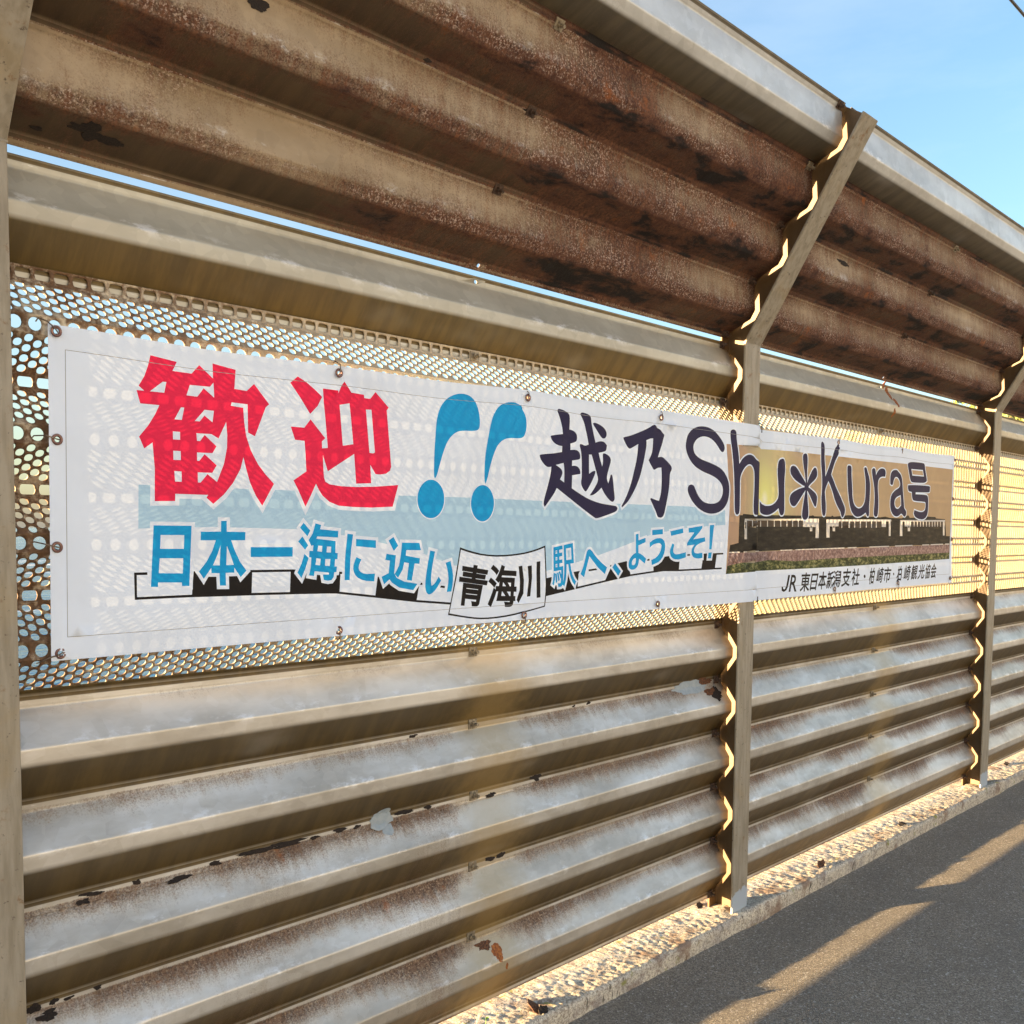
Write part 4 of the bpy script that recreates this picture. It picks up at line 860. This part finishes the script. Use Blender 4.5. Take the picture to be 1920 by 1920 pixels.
ST_OUT, ST_IN = hemrect(0, 0), hemrect(.0011, 0)

# planar arrangement of cloth, print, hem and eyelet holes
pts = []; edges = []
def add_loop(poly):
    b = len(pts); pts.extend([Vector((float(a), float(c))) for a, c in poly]); n_ = len(poly)
    edges.extend([(b + i, b + (i + 1) % n_) for i in range(n_)])
outer = [(x, lerp_tab(BOTZ, x)) for x in np.linspace(XL(1.163), XR(1.1745), 110)] + [(x, topz(x)) for x in np.linspace(XR(1.785), XL(1.7585), 150)]
add_loop(outer)
for nm, mk_, cs in LAYERS:
    for c_ in cs: add_loop(c_)
add_loop(ST_OUT[0]); add_loop(ST_IN[0])
EYE_R = .0050
for (ex, ez) in EYELETS: add_loop([(ex + EYE_R * math.cos(2 * math.pi * i / 14), ez + EYE_R * math.sin(2 * math.pi * i / 14)) for i in range(14)])
for xg in np.arange(-2.36, 1.97, .024):
    for zg in np.arange(1.18, 1.77, .024):
        pts.append(Vector((float(xg) + random.uniform(-.004, .004), float(zg) + random.uniform(-.004, .004))))
for xg in (-.062, -.05, .05, .056, .064, .075, .085):
    for zg in np.arange(1.18, 1.765, .012): pts.append(Vector((xg, float(zg))))
cv, ce, cf = mgeo.delaunay_2d_cdt(pts, edges, [], 0, 1e-5)[:3]
CV = np.array([(v.x, v.y) for v in cv]); CF = np.array([f for f in cf if len(f) == 3])
cen = CV[CF].mean(1)
A2 = np.abs((CV[CF[:, 1], 0] - CV[CF[:, 0], 0]) * (CV[CF[:, 2], 1] - CV[CF[:, 0], 1]) - (CV[CF[:, 2], 0] - CV[CF[:, 0], 0]) * (CV[CF[:, 1], 1] - CV[CF[:, 0], 1]))
ok = inside(outer, cen) & (A2 > 1e-10)
for (ex, ez) in EYELETS: ok &= np.hypot(cen[:, 0] - ex, cen[:, 1] - ez) > EYE_R * .97
CF = CF[ok]; cen = cen[ok]
own = np.full(len(CF), -1)
for li, (nm, mk_, cs) in enumerate(LAYERS): own[winding(cs, cen)] = li
in_out, in_in = inside(ST_OUT[0], cen), inside(ST_IN[0], cen)

def cloth_mat(name, col, trans, rough=.42, colnode=None):
    n = NT(name); p = n.pos()
    c = colnode(n, p) if colnode else n.mix(n.smooth(n.noise(p, 5, 4, .6), .4, .75), col, tuple(t * .93 for t in col))
    n.fin(c, rough + .12, 0, .14)
    nm_ = n.bump(n.math('ADD', n.noise(n.vscale(p, (1, 1, 1)), 7, 3, .5), n.math('MULTIPLY', n.noise(p, 900, 2), .03)), .18, .02)
    tr = n.new('ShaderNodeBsdfTranslucent'); n.put(tr.inputs[0], c)
    mx = n.new('ShaderNodeMixShader'); mx.inputs[0].default_value = trans
    n.l.new(n.b.outputs[0], mx.inputs[1]); n.l.new(tr.outputs[0], mx.inputs[2]); n.l.new(mx.outputs[0], n.out.inputs[0])
    return n.m
SUNSPOT = (.15, 1.525)
def photo_col(n, p):
    s = n.sep(p)
    d = n.new('ShaderNodeVectorMath', operation='DISTANCE'); n.put(d.inputs[0], n.comb(n.math('MULTIPLY', s[0], .62), 0.0, n.math('MULTIPLY', s[2], .62 * .75))); d.inputs[1].default_value = (SUNSPOT[0] * .62, 0, SUNSPOT[1] * .62 * .75)
    c = n.ramp(d.outputs['Value'], [(0, (1, .98, .72)), (.016, (.84, .82, .28)), (.07, (.60, .52, .27)), (.16, (.50, .37, .22)), (1, (.45, .32, .19))])
    left = n.math('SUBTRACT', 1, n.smooth(s[0], -.13, .06))
    c = n.mix(left, c, (.45, .30, .20))
    return n.mix(n.smooth(n.noise(n.vscale(p, (1, 1, 1)), 6, 3), .45, .75), c, n.mix(.25, c, (.7, .5, .3)))
def gravel_col(n, p):
    return n.ramp(n.noise(p, 95, 4, .75), [(.3, (.10, .05, .05)), (.5, (.26, .17, .155)), (.68, (.50, .38, .36))])
def grass_col(n, p):
    return n.ramp(n.noise(n.vscale(p, (.6, 1, 1.2)), 60, 5, .75), [(.34, (.015, .018, .008)), (.5, (.07, .085, .03)), (.66, (.38, .36, .16))])
def train_col(n, p):
    return n.ramp(n.noise(n.vscale(p, (.6, 1, 2.2)), 26, 5, .68), [(.36, (.008, .007, .006)), (.55, (.026, .022, .017)), (.72, (.070, .055, .036))])
TRN = .038
BM = dict(white=cloth_mat('banner_white', (.78, .87, 1.0), TRN), hem=cloth_mat('banner_hem', (.78, .87, 1.0), .02), red=cloth_mat('print_red', (.82, .022, .085), .055),
          blue=cloth_mat('print_blue', (.008, .33, .70), .05), band=cloth_mat('print_pale_blue', (.44, .66, .84), TRN), navy=cloth_mat('print_navy', (.022, .019, .062), .05, .42),
          black=cloth_mat('print_black', (.012, .010, .010), .04), photo=cloth_mat('print_photo', None, .05, .4, photo_col), train=cloth_mat('print_train', None, .05, .4, train_col),
          tgrey=cloth_mat('print_offwhite', (.70, .68, .64), .25), gravel=cloth_mat('print_gravel', None, .12, .45, gravel_col), grass=cloth_mat('print_grass', None, .08, .45, grass_col),
          window=cloth_mat('print_window', (.085, .062, .045), .05), stitch=cloth_mat('stitching', (.30, .30, .31), .1))
banner = empty('banner', (-.2, 0, 1.16))
tag(banner, 'long white vinyl welcome banner with red and blue Japanese lettering tied over the fence', 'banner')
VY = np.array([banner_y(a, b) for a, b in CV])
def banner_part(name, mat, sel):
    F = CF[sel]
    if not len(F): return
    u, inv = np.unique(F, return_inverse=True); inv = inv.reshape(F.shape)
    V3 = np.stack([CV[u, 0] + .2, VY[u], CV[u, 1] - 1.16], 1)
    # wind every triangle to face the platform (-Y)
    a, b, c = V3[inv[:, 0]], V3[inv[:, 1]], V3[inv[:, 2]]
    nrm = np.cross(b - a, c - a); flip = nrm[:, 1] > 0; inv[flip] = inv[flip][:, ::-1]
    me = mesh_quads(name, V3, inv); o = link(name, me, mat, banner, smooth=True); return o
hem = ~in_out
white = (own == -1) | np.isin(own, [i for i, L in enumerate(LAYERS) if L[0] == 'cloth'])
stitch = in_out & ~in_in
banner_part('cloth', BM['white'], white & ~hem & ~stitch)
banner_part('hem', BM['hem'], white & hem)
banner_part('stitching', BM['stitch'], stitch)
done = set()
MERGE = {}
for li, (nm, mk_, cs) in enumerate(LAYERS):
    if nm == 'cloth': continue
    if nm in ('printed_character', 'printed_platform_edge', 'printed_window'): banner_part(nm, BM[mk_], (own == li) & ~stitch)
    else: MERGE.setdefault((nm, mk_), []).append(li)
for (nm, mk_), ls in MERGE.items(): banner_part(nm, BM[mk_], np.isin(own, ls) & ~stitch)

# eyelets: brass rings pressed through the hem
def ring_mesh():
    V = []; F = []; n_, m_ = 20, 8
    for i in range(n_):
        a = 2 * math.pi * i / n_
        for j in range(m_):
            b = 2 * math.pi * j / m_; rr = .0076 + .0027 * math.cos(b); V.append((rr * math.cos(a), -.0012 + .0016 * math.sin(b), rr * math.sin(a)))
    for i in range(n_):
        for j in range(m_): F.append((i * m_ + j, i * m_ + (j + 1) % m_, ((i + 1) % n_) * m_ + (j + 1) % m_, ((i + 1) % n_) * m_ + j))
    return mesh_np('eyelet', V, F)
me_ring = ring_mesh(); me_ring.materials.append(simple('aged_brass', (.13, .06, .055), (.26, .15, .12), 90, .38, .55))
me_ring.polygons.foreach_set('use_smooth', [True] * len(me_ring.polygons))
M_TIE = simple('tie_wire', (.10, .07, .055), (.30, .24, .18), 150, .5, .4)
for k, (ex, ez) in enumerate(EYELETS):
    o = link('eyelet', me_ring, None, banner, (ex + .2, banner_y(ex, ez) - .0008, ez - 1.16))
    L_ = Vector((ex, banner_y(ex, ez), ez))
    dirs = Vector((-1, 0, .2)) if ex < -2.3 else (Vector((1, 0, 0)) if ex > 1.9 else (Vector((.15, 0, 1)) if ez > 1.5 else Vector((.1, 0, -1))))
    if k == 0: dirs = Vector((-.75, 0, .8))
    if k == 3: dirs = Vector((-.8, 0, -.35))
    dirs.normalize()
    reach = .034 if ex < -2.3 else .026
    e2 = L_ + dirs * reach + Vector((0, .022 if ex > -.4 and ex < .4 else .016, random.uniform(-.004, .004)))
    p = [L_ + Vector((0, -.004, 0)) - dirs * .004, L_ + Vector((0, -.0055, 0)) + dirs * .006, L_ + dirs * .018 + Vector((random.uniform(-.004, .004), -.002, random.uniform(-.004, .004))), e2, e2 + Vector((.004, .02, -.003))]
    q = [L_ + Vector((0, .003, 0)), L_ + dirs * .016 + Vector((.004, -.0005, .005)), e2 + Vector((-.003, -.004, .006)), e2 + dirs * .008 + Vector((.003, -.006, .004)), e2 + Vector((.008, -.008, -.006))]
    for pp in (p,):
        pp = [Vector(a) + Vector((.2, 0, -1.16)) for a in pp]
        link('tie_wire', tube('tie_wire', pp, .0013, 5), M_TIE, banner)
# black cord that holds the banner to the post
for zz, s_ in ((1.772, 1), (1.162, -1)):
    pts_ = [Vector((.2 + .056, -.009, zz - 1.16 - .022 * s_)), Vector((.2 + .0555, -.0085, zz - 1.16 + .004 * s_)), Vector((.2 + .062, .004, zz - 1.16 + .012 * s_)), Vector((.2 + .085, .030, zz - 1.16 + .008 * s_))]
    link('tie_cord', tube('tie_cord', pts_, .0017, 6), simple('cord_black', (.012, .012, .012), (.03, .03, .03), 80, .7), banner)


SCALES = [
    ((-1, 'mid'), -2.3071, 0.69, 0.0248, 0.0093, 0.0, 'k'),
    ((-1, 'mid'), -2.2892, 0.7, 0.0378, 0.0083, 0.0, 'k'),
    ((-1, 'mid'), -2.1979, 0.7005, 0.0156, 0.0096, 0.0, 'k'),
    ((-1, 'mid'), -2.1088, 0.6853, 0.0528, 0.0101, 0.0, 'k'),
    ((-1, 'mid'), -2.0211, 0.6984, 0.0203, 0.0104, 0.0, 'k'),
    ((-1, 'mid'), -1.9215, 0.7001, 0.0837, 0.0095, 0.0, 'k'),
    ((-1, 'mid'), -1.8379, 0.7009, 0.1032, 0.0122, 0.0, 'k'),
    ((-1, 'mid'), -1.4942, 0.7043, 0.056, 0.0107, 0.0, 'k'),
    ((-1, 'mid'), -1.4115, 0.7019, 0.0275, 0.0097, 0.0, 'k'),
    ((-1, 'low'), -2.2788, 0.5102, 0.0192, 0.0094, 0.0, 'k'),
    ((-1, 'low'), -2.4041, 0.5113, 0.0251, 0.015, 0.0, 'k'),
    ((-1, 'low'), -2.3646, 0.5113, 0.0157, 0.0102, 0.0, 'k'),
    ((-1, 'low'), -2.3363, 0.508, 0.0183, 0.0062, 0.0, 'k'),
    ((-1, 'low'), -2.377, 0.4918, 0.046, 0.0152, 0.0, 'k'),
    ((-1, 'mid'), -1.1804, 0.6915, 0.0336, 0.0103, 0.0, 'k'),
    ((-1, 'mid'), -1.0018, 0.708, 0.0457, 0.0184, 0.0, 'k'),
    ((-1, 'mid'), -1.463, 0.8914, 0.025, 0.0081, 0.0, 'k'),
    ((-1, 'low'), -1.1783, 0.5146, 0.0294, 0.0119, 0.0, 'k'),
    ((-1, 'low'), -1.1382, 0.5143, 0.0301, 0.012, 0.0, 'k'),
    ((-1, 'mid'), -0.8344, 0.8923, 0.0148, 0.0079, 0.0, 'k'),
    ((-1, 'mid'), -0.7642, 0.8936, 0.0179, 0.0081, 0.0, 'k'),
    ((-1, 'mid'), -0.0806, 0.8481, 0.0485, 0.0377, 0.0, 'k'),
    ((-1, 'mid'), -1.7648, 0.6987, 0.024, 0.0074, 0.0, 'k'),
    ((-1, 'mid'), -1.6883, 0.7002, 0.0348, 0.0089, 0.0, 'k'),
    ((-1, 'mid'), -1.6406, 0.698, 0.0194, 0.0078, 0.0, 'k'),
    ((-1, 'mid'), -1.5664, 0.7039, 0.0741, 0.0448, 0.0, 'p'),
    ((-1, 'low'), -1.5511, 0.677, 0.034, 0.0293, 0.0, 'p'),
    ((-1, 'mid'), -0.2258, 0.8857, 0.1755, 0.0436, 0.0, 'p'),
    ((-1, 'mid'), -0.1269, 0.8957, 0.0952, 0.0259, 0.0, 'b'),
    ((-1, 'mid'), -0.1084, 0.8586, 0.0683, 0.0187, 0.0, 'b'),
    ((-1, 'low'), -1.1796, 0.2638, 0.036, 0.042, 0.0, 'o'),
    ((-1, 'low'), -1.2153, 0.2877, 0.0496, 0.0208, 0.0, 'b'),
    ((-1, 'low'), -1.158, 0.2213, 0.0085, 0.0182, 0.0, 'o'),
    ((0, 'cap'), 1.2784, 2.0532, 0.0222, 0.032, 0.0, 'o'),
    ((0, 'cap'), 1.3092, 2.0196, 0.0281, 0.0598, 0.0, 'o'),
    ((0, 'cap'), 1.3351, 1.9805, 0.0283, 0.0414, 0.0, 'o'),
    ((0, 'cap'), 1.2937, 1.9327, 0.0223, 0.0365, 0.0, 'o'),
    ((-1, 'u1'), -2.2928, 0.0408, 0.0645, 0.0303, 0.0, 'k'),
    ((-1, 'u1'), -2.2565, 0.0348, 0.0436, 0.0145, 0.0, 'k'),
    ((-1, 'u1'), -2.3782, 0.0182, 0.0209, 0.007, 0.0, 'k'),
    ((-1, 'u1'), -2.2309, 0.0342, 0.0154, 0.0073, 0.0, 'k'),
    ((-1, 'u1'), -2.0315, 0.3463, 0.0353, 0.0184, 0.0, 'k'),
    ((-1, 'u1'), -1.614, 0.3785, 0.0215, 0.0076, 0.0, 'k'),
    ((-1, 'u1'), -0.0633, 0.4619, 0.0286, 0.0193, 0.0, 'k'),
    ((0, 'u1'), 0.4298, 0.3446, 0.0842, 0.0129, 0.0, 'k'),
    ((-1, 'u1'), -1.2698, 0.3658, 0.02, 0.008, 0.0, 'k'),
    ((-1, 'u1'), -1.286, 0.3708, 0.0268, 0.0059, 0.0, 'k'),
]
FLAKES = [
    (-1.0591, 0.0324, 0.03, 0.085, 0.9, 0, 'largest curled rust flake on the near kerb below the corrugated sheets'),
    (-1.0576, -0.005, 0.022, 0.05, 0.2, 1, 'dark rust flake at the kerb edge beside the largest curled flake'),
    (-0.0568, 0.1273, 0.03, 0.06, 0.4, 1, 'dark rust flake on the kerb just left of the middle post foot'),
    (0.682, 0.0268, 0.028, 0.075, 0.1, 0, 'rust flake on the kerb between the middle and the far post'),
    (1.4874, 0.0247, 0.026, 0.07, 0.0, 1, 'dark rust flake on the kerb nearest to the far post'),
    (3.1716, 0.0942, 0.03, 0.08, 0.1, 1, 'rust flake on the kerb beyond the far post'),
]

# ------------------------------------------------------------------ rust scale, runs, patches, litter
def blob_mesh(name, w, h, seed, place, x, hh, lift=.0008, n=36, tail=0.0, thick=.0007, jag=.85):
    """an irregular scale of rust lying on a sheet: follows the corrugation"""
    rr = random.Random(seed); V = []; F = []
    ring = []
    for i in range(n):
        a = 2 * math.pi * i / n
        r_ = 1 + jag * mnoise.noise(Vector((math.cos(a) * .9 + seed * 3.3, math.sin(a) * .9, seed))) + jag * .35 * mnoise.noise(Vector((math.cos(a) * 3 + seed, math.sin(a) * 3, seed))) + rr.uniform(-.10, .10)
        ring.append((math.cos(a) * r_ * w / 2, math.sin(a) * r_ * h / 2 + tail * math.cos(a) * w / 2))
    def at(u, v, l): return place(u, v, l)
    c0 = len(V); V.append(at(x, hh, lift + thick))
    for f_, l in ((.55, lift + thick), (1.0, lift + thick * .4), (1.02, lift - .0012)):
        for (u, v) in ring: V.append(at(x + u * f_, hh + v * f_, l))
    for i in range(n):
        j = (i + 1) % n
        F.append((0, 1 + i, 1 + j))
        for k in range(2): F.append((1 + k * n + i, 1 + (k + 1) * n + i, 1 + (k + 1) * n + j, 1 + k * n + j))
    return mesh_np(name, V, F)
def on_sheet(v0, upper, off):
    pl = place_upper if upper else place_lower
    return lambda x, h, l: pl(x, h, rounded(h - v0) + l, off)

def scale(sheet, x, h, w, hgt, mat=None, name='rust_scale', seed=None, tail=0.0, upper=False, off=0.0, v0=None, **kw):
    sd = seed if seed is not None else random.randint(1, 9999)
    me = blob_mesh(name, w, hgt, sd, on_sheet(T0 if upper else ZV1, upper, off), x - sheet.location.x, h, tail=tail, **kw)
    o = link(name, me, mat or M_FLAKE, sheet); return o
S1 = SHEETS[-1]; S2 = SHEETS[0]; S3 = SHEETS[1]
for args in SCALES: 
    sh, x, h, w, hg, tl, mk_ = args
    bay, key = sh
    scale(SHEETS[bay][key], x, h, w, hg, dict(k=M_FLAKE, b=M_FLAKE2, o=M_STAIN, p=M_PATCH)[mk_], dict(k='rust_scale', b='rust_scale', o='rust_run', p='paint_patch')[mk_], tail=tl, upper=key in ('u1', 'u2'), jag=.45 if mk_ in 'op' else .85, off={'mid': .0042, 'cap': -.0024, 'u2': -.0026}.get(key, 0.0))

# litter of rust flakes on the kerb
def flake(w, l, seed):
    rr = random.Random(seed); V = []; F = []; n = 6
    for j in range(n + 1):
        t = j / n - .5; ww = w * (1 - (2 * t) ** 2 * .6) * rr.uniform(.7, 1.15)
        z = .006 * math.sin(3.1 * (t + .5)) + rr.uniform(-.0015, .0015)
        for s_ in (-1, 1): V.append((t * l, s_ * ww / 2 + rr.uniform(-.003, .003), z + s_ * rr.uniform(.001, .008)))
    m = len(V); V += [(a, b, c - .0016) for a, b, c in V]
    for j in range(n):
        a = 2 * j; F.append((a, a + 1, a + 3, a + 2)); F.append((m + a, m + a + 2, m + a + 3, m + a + 1))
        F.append((a, a + 2, m + a + 2, m + a)); F.append((a + 1, m + a + 1, m + a + 3, a + 3))
    F.append((0, m, m + 1, 1)); F.append((2 * n, 2 * n + 1, m + 2 * n + 1, m + 2 * n))
    return mesh_np('rust_flake', V, F)
for i, (x, y, w, l, rot, dk, lab) in enumerate(FLAKES):
    o = link('rust_flake', flake(w, l, i + 3), M_FLAKE2 if not dk else M_FLAKE, None, (x, y, Z_KERB + .004)); o.rotation_euler = (random.uniform(-.15, .15), random.uniform(-.1, .1), rot)
    tag(o, lab, 'rust flake', 'rust flakes fallen on the kerb')

# seedling under the bottom edge of the near sheet
sd = empty('seedling', (-1.23, .055, Z_KERB))
tag(sd, 'tiny green seedling under the bottom edge of the fence', 'plant')
M_GREEN = simple('seedling_green', (.16, .30, .05), (.26, .40, .09), 60, .5)
link('stem', tube('stem', [(0, 0, -.002), (.002, -.002, .012), (-.001, -.004, .024)], .0009, 5), M_GREEN, sd)
for k, (a, l) in enumerate(((.3, .013), (2.6, .015), (4.4, .011), (5.4, .009))):
    d = Vector((math.cos(a), math.sin(a) * .6, .35)); b = Vector((-.001, -.004, .020)); s_ = d.cross(Vector((0, 0, 1))).normalized() * l * .38
    link('leaf', mesh_np('leaf', [b, b + d * l * .5 + s_, b + d * l + Vector((0, 0, -.002)), b + d * l * .5 - s_], [(0, 1, 2, 3)]), M_GREEN, sd)
